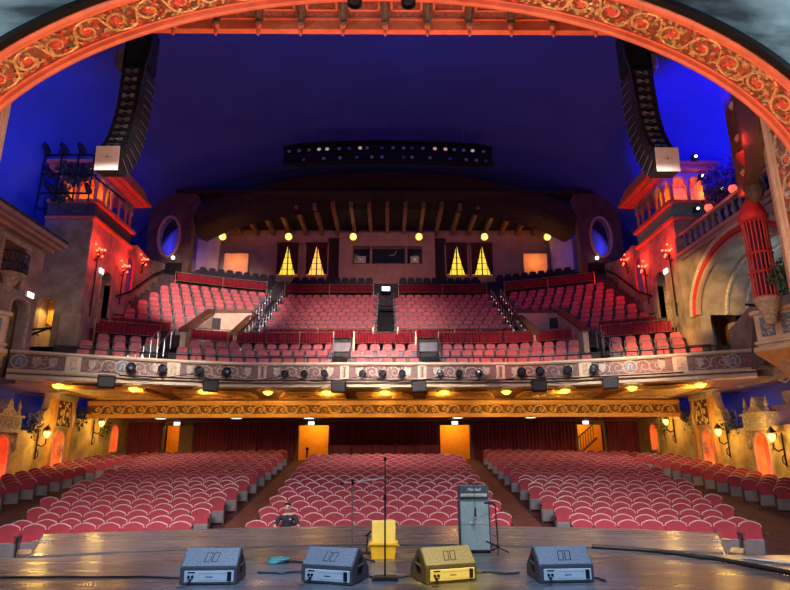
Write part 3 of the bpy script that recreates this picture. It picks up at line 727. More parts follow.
# ================================================================== dome and rear arch
def dome():
    mb = MB(); rings = []
    prof = []
    for i in range(41):
        x = -20.5 + 41*i/40; prof.append((x, 8 + 14.6*max(0, 1 - abs(x/20.5)**3.2)**(1/2.4)))
    prof = [(-20.5, -1)] + prof + [(20.5, -1)]
    mb.loft([[(x, y, z) for x, z in prof] for y in (12.0, 16, 20, 24, 28, 32, 36, 41, 48)], closed=False)
    struct(mb.build('ceiling_dome', 'dome', smooth=True))
    AX, AB, AZ = 16.6, 6.6, 15.0
    def ar(ph, k): return (AX-k)*math.cos(ph), AZ + (AB-k)*math.sin(ph)
    # wall filling above the arch
    pl = [ar(PI*i/40, 0) for i in range(41)]
    poly = [(16.6, 4)] + pl + [(-16.6, 4), (-20.4, 4), (-20.4, 24), (20.4, 24), (20.4, 4)]
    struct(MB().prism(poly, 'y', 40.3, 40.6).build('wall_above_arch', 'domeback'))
    mb = MB(); rings = []
    for i in range(49):
        ph = PI*(.14 + .72*i/48)
        rings.append([(ar(ph, k)[0], y, ar(ph, k)[1]) for y, k in ((39.3, -.1), (39.3, .5), (39.9, 1.2), (40.6, 1.35), (41.4, 1.9), (41.6, -.1))])
    mb.loft(rings); a = struct(mb.build('trim_balcony_arch', 'darkarch', smooth=True), 'dark timber arch spanning the back of the balcony')
    # buttress feet with oval openings
    for s in (-1, 1):
        nm = 'left' if s < 0 else 'right'
        cx, cz, rx, rz = 15.3, 16.6, .75, 1.5
        oval = [(cx + rx*math.cos(2*PI*i/24) , cz + rz*math.sin(2*PI*i/24)) for i in range(24)]
        out = []
        for i in range(24):
            a_ = 2*PI*i/24; c, q = math.cos(a_), math.sin(a_)
            k = min(1.55/max(abs(c), 1e-6), 3.3/max(abs(q), 1e-6)); 
            ox = cx + k*c; oz = cz + k*q
            if oz > 18.4: ox -= (oz-18.4)*.55
            out.append((ox, oz))
        mb = MB()
        vs = [(s*x, y, z) for y in (39.2, 39.9) for ring in (oval, out) for x, z in ring]
        fs = []
        for i in range(24):
            j = (i+1) % 24
            fs += [(i, j, 24+j, 24+i), (48+i, 72+i, 72+j, 48+j), (i, 48+i, 48+j, j), (24+i, 24+j, 72+j, 72+i)]
        mb.add(vs, fs); mb.box(s*13.75, s*16.85, 39.2, 39.9, 9, 13.4)
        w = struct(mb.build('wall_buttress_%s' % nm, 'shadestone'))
        mb = MB(); mb.tube([(s*x, 39.2, z) for x, z in oval], .1, 6, closed=True); mb.build('oval_moulding', 'carved', w)
        mb = MB(); mb.box(s*14.2, s*15.3, 39.1, 39.3, 11.0, 14.6); mb.build('doorway', 'black', w)
    # back wall, ceiling and timber beams
    struct(MB().box(-19, 19, 46.5, 46.8, 6, 23).build('wall_back_upper', 'plaster'))
    struct(MB().box(-19, 19, 39, 46.8, 19.95, 20.1).build('ceiling_rear', 'darkarch'))
    for k in range(-10, 11):
        x = .1 + 1.36*k
        t = MB().rbox(x-.14, x+.14, 40.7, 46.5, 19.45, 19.97, .02).build('ceiling_beam', 'beam', a)
    for s in (-1, 1):
        struct(MB().box(s*16.6, s*16.9, 40.6, 46.5, 6, 20).build('wall_rear_%s' % ('left' if s < 0 else 'right'), 'skywall'))
dome()

def rear():
    # projection booth
    b = empty('projection_booth', 'pink plastered projection booth jutting from the balcony back wall', 'projection booth', (.07, 46.5, 15.9), 0)
    mb = MB(); xs = [(-2.75, -1.45), (-1.2, 1.45), (1.7, 2.85)]
    z0, z1 = .95, 2.35
    mb.box(-3.95, 3.95, -.6, 0, -1, z0); mb.box(-3.95, 3.95, -.6, 0, z1, 3.65)
    e = [-3.95] + [v for p in xs for v in p] + [3.95]
    for i in range(0, len(e), 2): mb.box(e[i], e[i+1], -.6, 0, z0, z1)
    mb.build('booth_wall', 'plaster', b)
    for q in (-1, 1): MB().box(q*3.96, q*4.9, -.15, 0, -1, 3.3).build('dark_side_panel', 'darkarch', b)  # dark slabs painted in for the shaded gaps beside the booth
    for i, (a, c) in enumerate(xs):
        mb = MB()
        for p in ((a-.06, c+.06, z0-.06, z0), (a-.06, c+.06, z1, z1+.06), (a-.06, a, z0, z1), (c, c+.06, z0, z1)): mb.box(p[0], p[1], -.65, -.55, p[2], p[3])
        q = mb.build('port_frame', 'wood', b)
        MB().box(a, c, -.15, -.1, z0, z1).build('port_glass', 'lens', q)
        if i != 1:
            mb = MB(); mb.rbox((a+c)/2-.36, (a+c)/2+.36, -.58, -.2, z0+.0, z0+.62, .03); p = mb.build('projector', 'panel', b); 
            mb = MB(); mb.cyl(((a+c)/2, -.58, z0+.3), ((a+c)/2, -.63, z0+.3), .14, 12); mb.build('projector_lens', 'silver', p)
        else:
            mb = MB(); mb.tube([(.2, -.2, z0+.8), (.6, -.2, z0+.85), (.8, -.2, z0+1.2)], .05, 6); mb.build('lamp_arm', 'steel', b)
    # windows with tied-back curtains
    for n, (x, g) in enumerate(((-8.15, 'g_pane'), (-5.75, 'g_pane2'), (5.85, 'g_pane'), (7.95, 'g_pane'))):
        w = bpy.data.objects.new('window_%d' % (n+1), None); COL.objects.link(w); w.location = (x, 46.45, 16.0); struct(w, 'tall window glowing %s in the balcony back wall' % ('orange' if g == 'g_pane2' else 'yellow'))
        MB().box(-.85, .85, 0, .04, 0, 2.6).build('pane', g, w)
        mb = MB()
        for k in range(5): mb.box(-.85+.42*k-.02, -.85+.42*k+.02, -.03, 0, 0, 2.6)
        for k in range(6): mb.box(-.85, .85, -.03, 0, .5*k-.02, .5*k+.02)
        mb.box(-.05, .05, -.05, 0, 0, 2.6); mb.build('muntins', 'black', w)
        MB().box(-.98, -.85, -.15, .04, -.1, 2.75).box(.85, .98, -.15, .04, -.1, 2.75).box(-.98, .98, -.15, .04, 2.6, 2.85).build('window_frame', 'plaster', w)
        c = empty('window_curtain', 'pair of tied back dark curtains over the %s lit window from the left' % ORD[n+1], 'curtain', (x, 46.28, 16.0), 0, 'curtains of the balcony windows')
        for s in (-1, 1):
            mb = MB()
            rows = []
            for i in range(9):
                z = 2.6*i/8; t = i/8
                inner = .06 + .42*(1-t)**1.0 if t > .0 else .48
                inner = .03 + .60*(1-t)**1.25
                rows.append([(s*(inner + (.88-inner)*k/8), -.05*(k % 2), z) for k in range(9)])
            mb.loft(rows, closed=False); mb.loft([[(p[0], .03, p[2]) for p in r] for r in rows], closed=False)
            mb.build('drape', 'darkcurtain', c)
        MB().box(-.9, .9, -.1, .03, 2.45, 2.75).build('pelmet', 'darkcurtain', c)
    # pale partitions
    tag(MB().rbox(-15.1, -13.3, 44.6, 44.9, 14.2, 18.6, .03).build('tall_screen', 'plaster'), 'tall pale screen standing on the left of the balcony back', 'screen', 'balcony back screens')
    tag(MB().rbox(13.2, 15.0, 44.6, 44.9, 14.2, 18.6, .03).build('tall_screen', 'plaster'), 'tall pale screen standing on the right of the balcony back', 'screen', 'balcony back screens')
    for s, nm in ((-1, 'left'), (1, 'right')):
        tag(MB().rbox(min(s*10.7, s*12.6), max(s*10.7, s*12.6), 43.6, 43.8, 14.2, 16.9, .03).build('low_partition', 'plaster'), 'low partition lit orange at the %s end of the balcony back row' % nm, 'partition', 'low orange partitions')
    for i, (x, y) in enumerate(((-12.9, 43.8), (-7.7, 43.8), (-2.6, 43.8), (2.6, 43.8), (7.8, 43.8), (12.8, 43.8))):
        t = empty('globe_lamp', '%s round yellow globe lamp from the left hanging under the balcony ceiling beams' % ORD[i+1], 'lamp', (x, y, 18.35), 0, 'yellow globe lamps')
        MB().ball((0, 0, 0), .29, 14, 10).build('globe', 'g_globe', t, smooth=True)
        mb = MB(); mb.tube([(.295*math.cos(a), .295*math.sin(a), 0) for a in [2*PI*k/16 for k in range(16)]], .02, 5, closed=True); mb.lathe([(0, .42), (.06, .37), (.1, .27), (0, .27)]); mb.build('band', 'iron', t)
        MB().cyl((0, 0, .38), (0, 0, 1.55), .02, 6).build('rod', 'iron', t)
rear()

def trough():
    t = empty('lighting_trough', 'long dark lighting trough hung across the night sky ceiling', 'lighting trough', (.15, 31, 18.8), 0)
    mb = MB(); rings = []
    for i in range(13):
        x = -6.15 + 12.3*i/12; dz = -.28*(x/6.15)**2; k = 1 if i not in (0, 12) else .8
        rings.append([(x, 0, .68*k+dz), (x, .5, .68*k+dz), (x, .5, -.62*k+dz), (x, 0, -.62*k+dz), (x, 0, -.56*k+dz), (x, .4, -.56*k+dz), (x, .4, .6*k+dz), (x, 0, .6*k+dz)])
    mb.loft(rings); mb.build('housing', 'black', t)
    mb = MB(); mb.tube([(-6.1 + 12.2*i/12, .15, -.02-.28*((-6.1+12.2*i/12)/6.15)**2) for i in range(13)], .05, 6); mb.build('pipe', 'black', t)
    for x in (-4.5, 0, 4.5): MB().cyl((x, .45, .4), (x, .45, 4.0), .012, 5).build('hanger_wire', 'dome', t)
    up = [289, 299, 309, 319, 327, 339, 349, 360, 367, 382, 393, 403.5, 412, 423, 435, 445.6, 454.5, 464, 473, 484]
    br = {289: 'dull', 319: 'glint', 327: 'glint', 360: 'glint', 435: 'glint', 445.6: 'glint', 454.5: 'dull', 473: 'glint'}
    lo = [304, 324, 340, 357, 372, 382, 403.5, 412, 430, 450, 466, 476, 485.6]
    protos = {}
    for row, dz, ls in ((up, .22, 'upper'), (lo, -.38, 'lower')):
        for i, px in enumerate(row):
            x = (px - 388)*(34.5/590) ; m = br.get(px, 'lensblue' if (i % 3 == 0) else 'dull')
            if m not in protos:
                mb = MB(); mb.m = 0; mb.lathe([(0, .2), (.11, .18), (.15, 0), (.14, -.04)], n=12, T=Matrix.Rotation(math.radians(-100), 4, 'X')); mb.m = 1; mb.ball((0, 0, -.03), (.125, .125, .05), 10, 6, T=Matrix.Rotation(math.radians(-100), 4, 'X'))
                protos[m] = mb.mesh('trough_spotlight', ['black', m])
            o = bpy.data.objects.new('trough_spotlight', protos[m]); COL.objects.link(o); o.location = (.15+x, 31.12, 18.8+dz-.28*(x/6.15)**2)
            o.rotation_euler.z = R.uniform(-.15, .15)
            tag(o, 'round spotlight, %s from the left in the %s row of the ceiling trough' % (ORD[i+1], ls), 'spotlight', 'spotlights in the ceiling trough')
trough()
# ================================================================== balcony
def Yf(X):
    a = max(0.0, abs(X) - 6.0); return 27.5 - 3.5*(a/9.0)**1.35
def xs_between(a, b, st=1.0):
    n = max(1, int(math.ceil((b-a)/st))); return [a + (b-a)*i/n for i in range(n+1)]
XA = sorted(xs_between(-15.2, -10.5, .8)[:-1] + xs_between(-10.5, -8.1, .8)[:-1] + xs_between(-8.1, 8.1, .81)[:-1] + xs_between(8.1, 10.5, .8)[:-1] + xs_between(10.5, 15.2, .8))
def nrm(X):
    d = (Yf(X+.01) - Yf(X-.01))/.02; L = math.hypot(d, 1); return d/L, -1/L      # outward (towards the stage)
def front(X, out, z):
    n = nrm(X); return (X + n[0]*out, Yf(X) + n[1]*out, z)
def balcony_front():
    t = bpy.data.objects.new('wall_balcony_front', None); COL.objects.link(t); struct(t, 'curved balcony front with mauve relief panels between cream mouldings')
    def sweep(prof, name, m, a=-15.2, b=15.2):
        mb = MB(); mb.loft([[front(x, o, z) for o, z in prof] for x in xs_between(a, b, .5)]); return mb.build(name, m, t, smooth=True)
    sweep([(-.25, 5.64), (.10, 5.64), (.16, 5.70), (.14, 5.78), (-.25, 5.80)], 'top_rail', 'cream')
    sweep([(-.2, 5.0), (.0, 5.0), (.0, 5.65), (-.2, 5.65)], 'panel_ground', 'mauve')
    sweep([(-.2, 4.86), (.13, 4.86), (.16, 4.93), (.08, 5.02), (-.2, 5.04)], 'panel_sill', 'cream')
    sweep([(-.2, 4.78), (.05, 4.78), (.05, 4.89), (-.2, 4.89)], 'brown_fascia', 'browncol')  # dark brown strip between sill and lower moulding
    sweep([(-.2, 4.60), (.06, 4.60), (.14, 4.64), (.14, 4.76), (.06, 4.80), (-.2, 4.80)], 'lower_moulding', 'cream')
    P = lambda u, v, w: front(u, .005 + w, v)
    pil = []
    for px in (80, 178, 266, 347, 424, 502, 587, 682):
        X = 0.0
        for _ in range(20): X = (px - 387)*((Yf(X))*.964 + 1.2)/590
        pil.append(X)
    edges = [-15] + pil + [15]
    for X in pil:
        big = abs(X) > 7
        w = .26 if big else .2
        mb = MB(); mb.loft([[front(x, o, z) for o, z in ((-.05, 5.0), (.09, 5.0), (.09, 5.66), (-.05, 5.66))] for x in (X-w, X+w)]); p = mb.build('pilaster', 'cream' , t)
        mb = MB(); mb.loft([[front(x, o, z) for o, z in ((.08, 5.08), (.10, 5.08), (.10, 5.58), (.08, 5.58))] for x in (X-w*.45, X+w*.45)]); q = mb.build('pilaster_inset', 'carved' if big else 'mauve', p)
        if not big:
            mb = MB(); mb.tube([front(X-.06, .12, 5.1), front(X-.06, .12, 5.5), front(X+.06, .12, 5.5), front(X+.06, .12, 5.1)], .02, 4); mb.build('emblem', 'relief', p)
    for a, b in zip(edges, edges[1:]):
        a2, b2 = a + .42, b - .42
        if b2 - a2 < .6: continue
        mg, mr = MB(), MB()
        scrolls(mg, mg, P, a2 + .1, b2 - .1, 5.06, 5.60, .55, .022, flowers=False)
        mg.build('panel_relief', 'relief', t, norm=False)
        mb = MB()
        for x in (a2+.25, b2-.25):
            mb.prism([(-.15, .2), (.15, .2), (.15, -.05), (0, -.22), (-.15, -.05)], 'y', -.06, .06, T=Matrix.Translation(front(x, .03, 5.34)))
        mb.build('shield', 'relief', t)
    for px in (27, 128, 632, 735):
        X = 0.0
        for _ in range(20): X = (px - 387)*((Yf(X))*.964 + 1.2)/590
        n = nrm(X); T = Matrix.Translation(front(X, .02, 5.33)) @ Matrix.Rotation(math.atan2(n[0], -n[1]), 4, 'Z')
        mb = MB(); mb.ball((0, 0, 0), (.27, .05, .26), 16, 8, T=T); m = mb.build('medallion', 'bluerelief', t, smooth=True)
        mb = MB(); mb.tube([T @ Vector((.28*math.cos(a), -.02, .27*math.sin(a))) for a in [2*PI*i/18 for i in range(18)]], .03, 5, closed=True)
        mb.tube([T @ Vector((x, -.06, z)) for x, z in ((-.1, -.14), (-.06, .05), (.02, .14), (.1, .06), (.05, -.05), (.12, -.15))], .035, 5); mb.build('medallion_figure', 'relief', m)
    # pipe with lights
    r = empty('lighting_pipe', 'long black lighting pipe bracketed along the balcony front', 'pipe', (0, 0, 0))
    mb = MB(); mb.tube([front(x, .42, 4.92) for x in xs_between(-11.5, 12.8, .5)], .035, 6); mb.build('pipe', 'black', r, smooth=True)
    for x in xs_between(-11, 12, 2.3): MB().tube([front(x, .1, 4.93), front(x, .42, 4.92)], .025, 5).build('bracket', 'iron', r)
    mb = MB()
    for a, b in zip((131, 200, 288, 365, 442, 525), (200, 288, 365, 442, 525, 600)):
        xa, xb = (a-387)*28/590, (b-387)*28/590
        mb.tube([front(xa + (xb-xa)*i/8, .46, 5.1 - .25*math.sin(PI*i/8) + R.uniform(-.03, .03)) for i in range(9)], .018, 5)
    mb.build('draped_cable', 'rubber', r)
    fx = [131, 163, 200, 227, 288, 307, 327, 365, 385, 404, 442, 461, 481, 525, 545, 573, 600]
    proto = None
    for i, px in enumerate(fx):
        X = 0.0
        for _ in range(20): X = (px - 387)*((Yf(X)-.45)*.964 + 1.1)/590
        big = i in (0, 1, 2, 3, 13, 14, 15, 16); n = nrm(X)
        lab = '%s black stage light from the left clamped on the balcony front pipe' % ORD[i+1]
        if proto is None:
            proto = empty('balcony_spotlight', lab, 'stage light', (0, 0, 0), 0, 'stage lights on the balcony front')
            T = Matrix.Rotation(math.radians(90), 4, 'X')
            mb = MB(); mb.lathe([(0, -.22), (.12, -.2), (.18, -.05), (.19, .12), (.165, .12), (.155, .06), (0, .05)], n=14, T=T); mb.build('can', 'black', proto, smooth=True)
            MB().ball((0, -.07, 0), (.15, .02, .15), 12, 6).build('lens', 'lens', proto)
            mb = MB(); mb.tube([(-.2, 0, 0), (-.2, 0, -.2), (.2, 0, -.2), (.2, 0, 0)], .016, 5); mb.cyl((0, 0, -.2), (0, 0, -.40), .025, 6); mb.build('yoke', 'black', proto)
            tr = tree_of(proto); o = proto
        else: o = copy_tree(proto, tr, (0, 0, 0), 0, lab)
        p = front(X, .44, 5.29); o.location = p; o.rotation_euler = (0, 0, math.atan2(n[0], -n[1]) + R.uniform(-.35, .35))
        if not big: o.scale = (.82, .82, .82); o.location.z = 5.22
    proto = None
    for i, px in enumerate((108, 212, 341, 421, 543, 616)):
        X = 0.0
        for _ in range(20): X = (px - 387)*((Yf(X)-.4)*.964 + 1.0)/590
        n = nrm(X); lab = '%s small black speaker box from the left slung under the balcony pipe' % ORD[i+1]
        if proto is None:
            proto = empty('balcony_speaker', lab, 'speaker', (0, 0, 0), 0, 'small speakers under the balcony pipe')
            MB().rbox(-.33, .33, -.18, .18, -.5, 0, .02).build('cabinet', 'black', proto)
            MB().rbox(-.3, .3, -.2, -.17, -.46, -.04, .01).build('grille', 'arrblack', proto)
            MB().tube([(-.34, 0, -.2), (-.34, 0, .06), (.34, 0, .06), (.34, 0, -.2)], .018, 5).build('bracket', 'iron', proto)
            tr = tree_of(proto); o = proto
        else: o = copy_tree(proto, tr, (0, 0, 0), 0, lab)
        o.location = front(X, .4, 4.86); o.rotation_euler = (0, 0, math.atan2(n[0], -n[1]))
balcony_front()

FR = [(-14.1, -11.5), (-10.2, -2.8), (-1.7, 1.65), (2.9, 9.9), (11.2, 14.3)]
VOM = (8.1, 10.5)
def in_vom(X, off): return VOM[0] < abs(X) < VOM[1] and 4.0 < off < 8.4
LEV = [(.2, 1.3, 5.03)] + [(1.3+.87*(j-1), 1.3+.87*j, 5.03+.51*j) for j in (1, 2, 3)] + [(3.91, 5.55, 6.65)] + [(5.55+.75*k, 6.3+.75*k, 7.9+.437*k) for k in range(10)] + [(13.05, 14.0, 12.55)] + [(14.0+.9*k, 14.9+.9*k, 13.2+.5*k) for k in range(3)] + [(16.7, 23.5, 14.6)]
def balcony_floor():
    mb = MB()
    for a, b, z in LEV:
        for x0, x1 in zip(XA, XA[1:]):
            if in_vom((x0+x1)/2, (a+b)/2): continue
            p = [(x0, Yf(x0)+a), (x1, Yf(x1)+a), (x1, Yf(x1)+b), (x0, Yf(x0)+b)]
            mb.add([(x, y, z) for x, y in p] + [(x, y, z-(.28 if z < 5.3 else .7)) for x, y in p], [(0, 1, 2, 3), (0, 4, 5, 1), (2, 6, 7, 3), (1, 5, 6, 2), (0, 3, 7, 4)])
    struct(mb.build('floor_balcony', 'darkfloor'))
balcony_floor()
def vomitory(s, nm):
    t = bpy.data.objects.new('wall_vomitory_%s' % nm, None); COL.objects.link(t); struct(t, 'beige walled stair entrance sunk among the balcony seats on the %s' % nm)
    x0, x1 = s*VOM[0], s*VOM[1]
    for x, nm2 in ((x1, 'outer_wall'), (x0, 'inner_wall')):
        yb = Yf(x) + 4.1
        mb = MB(); mb.prism([(yb, 5.5), (yb, 7.85), (yb+4.3, 9.95), (yb+4.3, 5.5)], 'x', x-.14, x+.14); w = mb.build(nm2, 'cream', t)
        mb = MB(); mb.prism([(yb-.06, 7.83), (yb-.06, 8.0), (yb+4.4, 10.15), (yb+4.4, 9.95)], 'x', x-.24, x+.24); mb.build('cap', 'wood', w)
    yb = Yf(x0*.5+x1*.5) + 8.3
    mb = MB(); mb.box(min(x0, x1), max(x0, x1), yb, yb+.2, 8.7, 10.0); w = mb.build('back_wall', 'cream', t)
    MB().box(min(x0, x1), max(x0, x1), yb-.1, yb+.3, 9.98, 10.15).build('cap', 'wood', w)
    MB().box(min(x0, x1), max(x0, x1), yb-.02, yb+.4, 5.5, 8.7).build('dark_doorway', 'black', t)
    MB().box(min(x0, x1), max(x0, x1), yb-5, yb, 5.4, 5.6).build('stair_floor', 'darkfloor', t)
vomitory(-1, 'left'); vomitory(1, 'right')
def stairs():
    for nm, a, b, lo, hi in (('centre', -.55, .55, 4.0, 13.0), ('left', -7.95, -7.15, 5.0, 13.0), ('right', 7.3, 7.95, 5.0, 13.0), ('far_left', -11.4, -10.75, .2, 4.5), ('far_right', 10.75, 11.1, .2, 4.5), ('inner_left', -2.75, -1.75, .2, 4.5), ('inner_right', 1.7, 2.85, .2, 4.5)):
        t = bpy.data.objects.new('floor_stair_%s' % nm, None); COL.objects.link(t); struct(t, 'dark balcony aisle stair')
        mb = MB(); n = int((hi-lo)/.4)
        def zz(off):
            for p, q, z in LEV:
                if p <= off < q: return z + .22*((off-p)/(q-p) > .5)
            return 13
        pts = []
        for i in range(n):
            o = lo + .4*i; z = zz(o+.2); xm = (a+b)/2; y = Yf(xm)+o
            mb.box(a, b, y, y+.4, z-.3, z+.02)
            if i % 2 == 0: pts.append((y, z))
        mb.build('steps', 'black', t)
        for x in (a, b):
            mb = MB()
            for y, z in pts: mb.tube([(x, y, z), (x, y, z+.9)], .022, 5)
            mb.tube([(x, y, z+.9) for y, z in pts], .02, 5)
            mb.build('handrail', 'steel', t)
            if nm in ('centre', 'left', 'right'):
                mb = MB()
                for y, z in pts: mb.ball((x, y-.12, z+.35), .045, 6, 4)
                mb.build('step_lights', 'g_step', t)
    s = empty('balcony_exit_sign', 'small lit exit sign at the top of the central balcony stair', 'sign', (0, 40.3, 13.05))
    MB().rbox(-.33, .33, -.06, .06, -.2, .2, .02).build('case', 'black', s); MB().rbox(-.28, .28, -.075, -.05, -.15, .15, .01).build('lit_face', 'g_sign', s)
    MB().box(-.04, .04, 0, .05, -.6, -.15).build('post', 'black', s)
    for x, nm in ((-2.25, 'left'), (2.3, 'right')):
        c = empty('stair_cabinet', 'grey control cabinet standing over the balcony stair %s of the middle seats' % nm, 'cabinet', (x, 30.9, 6.65), 0, 'grey balcony cabinets')
        MB().rbox(-.48, .48, 0, .35, .25, .75, .02).build('cabinet', 'under', c); MB().rbox(-.42, .42, -.02, .0, -.25, .22, .02).build('dark_lower_box', 'arrblack', c)
stairs()

def pleats(a, b, off, z0, z1, amp=.05, pitch=.16):
    mb = MB(); n = int((b-a)/pitch)*2; rows = []
    for z, k in ((z0, 1.0), ((z0+z1)/2, .9), (z1, .55)):
        rows.append([(a + (b-a)*i/n, Yf(a + (b-a)*i/n)+off + (amp*k if i % 2 else -amp*k), z + (R.uniform(-.015, .015) if z == z1 else 0)) for i in range(n+1)])
    mb.loft(rows, closed=False); mb.loft([[(p[0], p[1]+.02, p[2]) for p in r] for r in rows], closed=False); return mb
def rails():
    sets = [(4.1, 6.65, 7.52, 8.02, [(-14.2, -11.5), (-10.2, -6.5), (-6.5, -2.8), (-1.7, 1.65), (2.9, 6.4), (6.4, 9.9), (11.2, 14.3)], 'front balcony rail'),
            (5.5, 7.9, 8.1, 8.55, [(-14.2, -11.5), (-7.0, -.7), (.7, 7.2), (11.5, 14.2)], 'second balcony rail'),
            (13.3, 12.55, 12.95, 13.45, [(-14, -8.4), (-7.2, -.9), (.9, 7.2), (8.4, 14)], 'uppermost balcony rail')]
    for off, zf, z0, z1, segs, nm in sets:
        for i, (a, b) in enumerate(segs):
            t = empty('rail_curtain', 'pleated crimson cloth on the %s, %s section from the left' % (nm, ORD[i+1]), 'rail curtain', (0, 0, 0), 0, 'crimson cloths on the balcony rails')
            pleats(a+.08, b-.08, off, z0, z1).build('cloth', 'valance', t)
            mb = MB(); mb.tube([(x, Yf(x)+off-.07, z1+.06) for x in xs_between(a, b, .6)], .028, 6); mb.tube([(x, Yf(x)+off-.07, z0-.03) for x in xs_between(a, b, .6)], .02, 6); mb.build('rail', 'brass', t)
            for x in xs_between(a, b, 3.6): MB().tube([(x, Yf(x)+off-.09, zf), (x, Yf(x)+off-.09, z1+.1)], .03, 6).build('post', 'brass', t)
    r = empty('balcony_guard_rail', 'thin guard rail running along the top of the balcony front', 'rail', (0, 0, 0))
    mb = MB(); mb.tube([front(x, -.15, 6.05) for x in xs_between(-13.5, 14, .6)], .03, 6); mb.build('rail', 'iron', r)
    for x in xs_between(-13.4, 13.8, 1.7): MB().tube([front(x, -.15, 5.78), front(x, -.15, 6.05)], .022, 5).build('post', 'iron', r)
rails()

BO = [(-.235, .52), (.235, .52), (.25, .66), (.22, .78), (.1, .82), (-.1, .82), (-.22, .78), (-.25, .66)]
def bal_seat(dark=False):
    m = MB(); T = Matrix.Translation((0, .06, .4)) @ Matrix.Rotation(math.radians(-10), 4, 'X') @ Matrix.Translation((0, 0, -.4))
    ring = lambda k, y: [(x*k, y, .67+(z-.67)*k) for x, z in BO]
    m.m = 0; m.loft([ring(.9, -.02), ring(1, .02), ring(1, .06)], T=T)
    m.m = 2; m.box(-.22, .22, .06, .1, .1, .55); m.m = 0; m.rbox(-.23, .23, -.14, .06, .36, .44, .02)
    m.m = 2; m.box(-.2, .2, -.1, .04, .05, .36)
    for s in (-1, 1): m.m = 2; m.box(s*.255-.018, s*.255+.018, -.2, .06, 0, .55)
    return m
def balcony_seats():
    L = []
    for j in range(4):
        for si, (a, b) in enumerate(FR):
            n = int((b-a)/.57)
            for k in range(n):
                X = a + (k+.5+(.22 if j % 2 else -.22))*(b-a)/n; L.append((X, .95+.87*j, 5.03+.51*j, ('front section of the balcony', si, j, k), 0))
    for j in range(10):
        off = 6.0 + .75*j; z = 7.9+.437*j
        for si, (a, b) in enumerate(((-14.3, -8.45), (-7.05, -.68), (.68, 7.2), (8.5, 14.3))):
            n = int((b-a)/.57)
            for k in range(n):
                X = a + (k+.5+(.22 if j % 2 else -.22))*(b-a)/n
                if VOM[0]-.5 < abs(X) < VOM[1]+.5 and off < 9.2: continue
                L.append((X, off, z, ('upper section of the balcony', si, j, k), 0))
    for j in range(3):
        for a, b in ((-13.6, -8.4), (-7.2, -1.0), (1.0, 7.2), (8.4, 13.6)):
            n = int((b-a)/.57)
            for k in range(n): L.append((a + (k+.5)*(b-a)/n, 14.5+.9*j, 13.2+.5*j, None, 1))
    Q = []
    for X, off, z, key, dk in L:
        Y = Yf(X)+off; d = (Yf(X+.05)-Yf(X-.05))/.1
        Q.append((math.sqrt(X*X+Y*Y+(z-1.5)**2), X, Y, z, math.atan(d), key, dk))
    Q.sort()
    pro = bal_seat(); me = None; far = MB(); dark = MB(); cnt = 0
    sn = ['far left bay', 'left bay', 'middle bay', 'right bay', 'far right bay']; un = ['far left bay', 'left of centre bay', 'right of centre bay', 'far right bay']
    for d, X, Y, z, rz, key, dk in Q:
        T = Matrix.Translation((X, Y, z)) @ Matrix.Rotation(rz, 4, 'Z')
        if dk: dark.merge(pro, T); continue
        if cnt < 300:
            if me is None: me = pro.mesh('balcony_chair', ['velvet2', 'under', 'sideframe'])
            o = bpy.data.objects.new('balcony_chair', me); COL.objects.link(o); o.matrix_world = T
            sec, si, j, k = key; cnt += 1
            if sec[0] == 'f': lab = 'rose balcony chair, balcony front %s, %s row, %s from left end' % (sn[si], ORD[j+1], ORD[k+1])
            else: lab = 'rose balcony chair, upper balcony %s, %s row, %s from left end' % (un[si], ORD[j+1], ORD[k+1])
            tag(o, lab, 'balcony chair', 'rose seats at the front of the balcony')
        else: far.merge(pro, T)
    tag(far.build('balcony_seat_rows', ['velvet2', 'under', 'sideframe'], norm=False), 'rows of rose seats climbing the upper balcony', 'theatre seats', 'far balcony seats', 'stuff')
    tag(dark.build('dark_seat_rows', ['darkseat', 'darkseat', 'darkseat'], norm=False), 'dark rows of seats at the very back of the balcony', 'theatre seats', 'rearmost balcony seats', 'stuff')  # every slot takes the same near-black navy
balcony_seats()

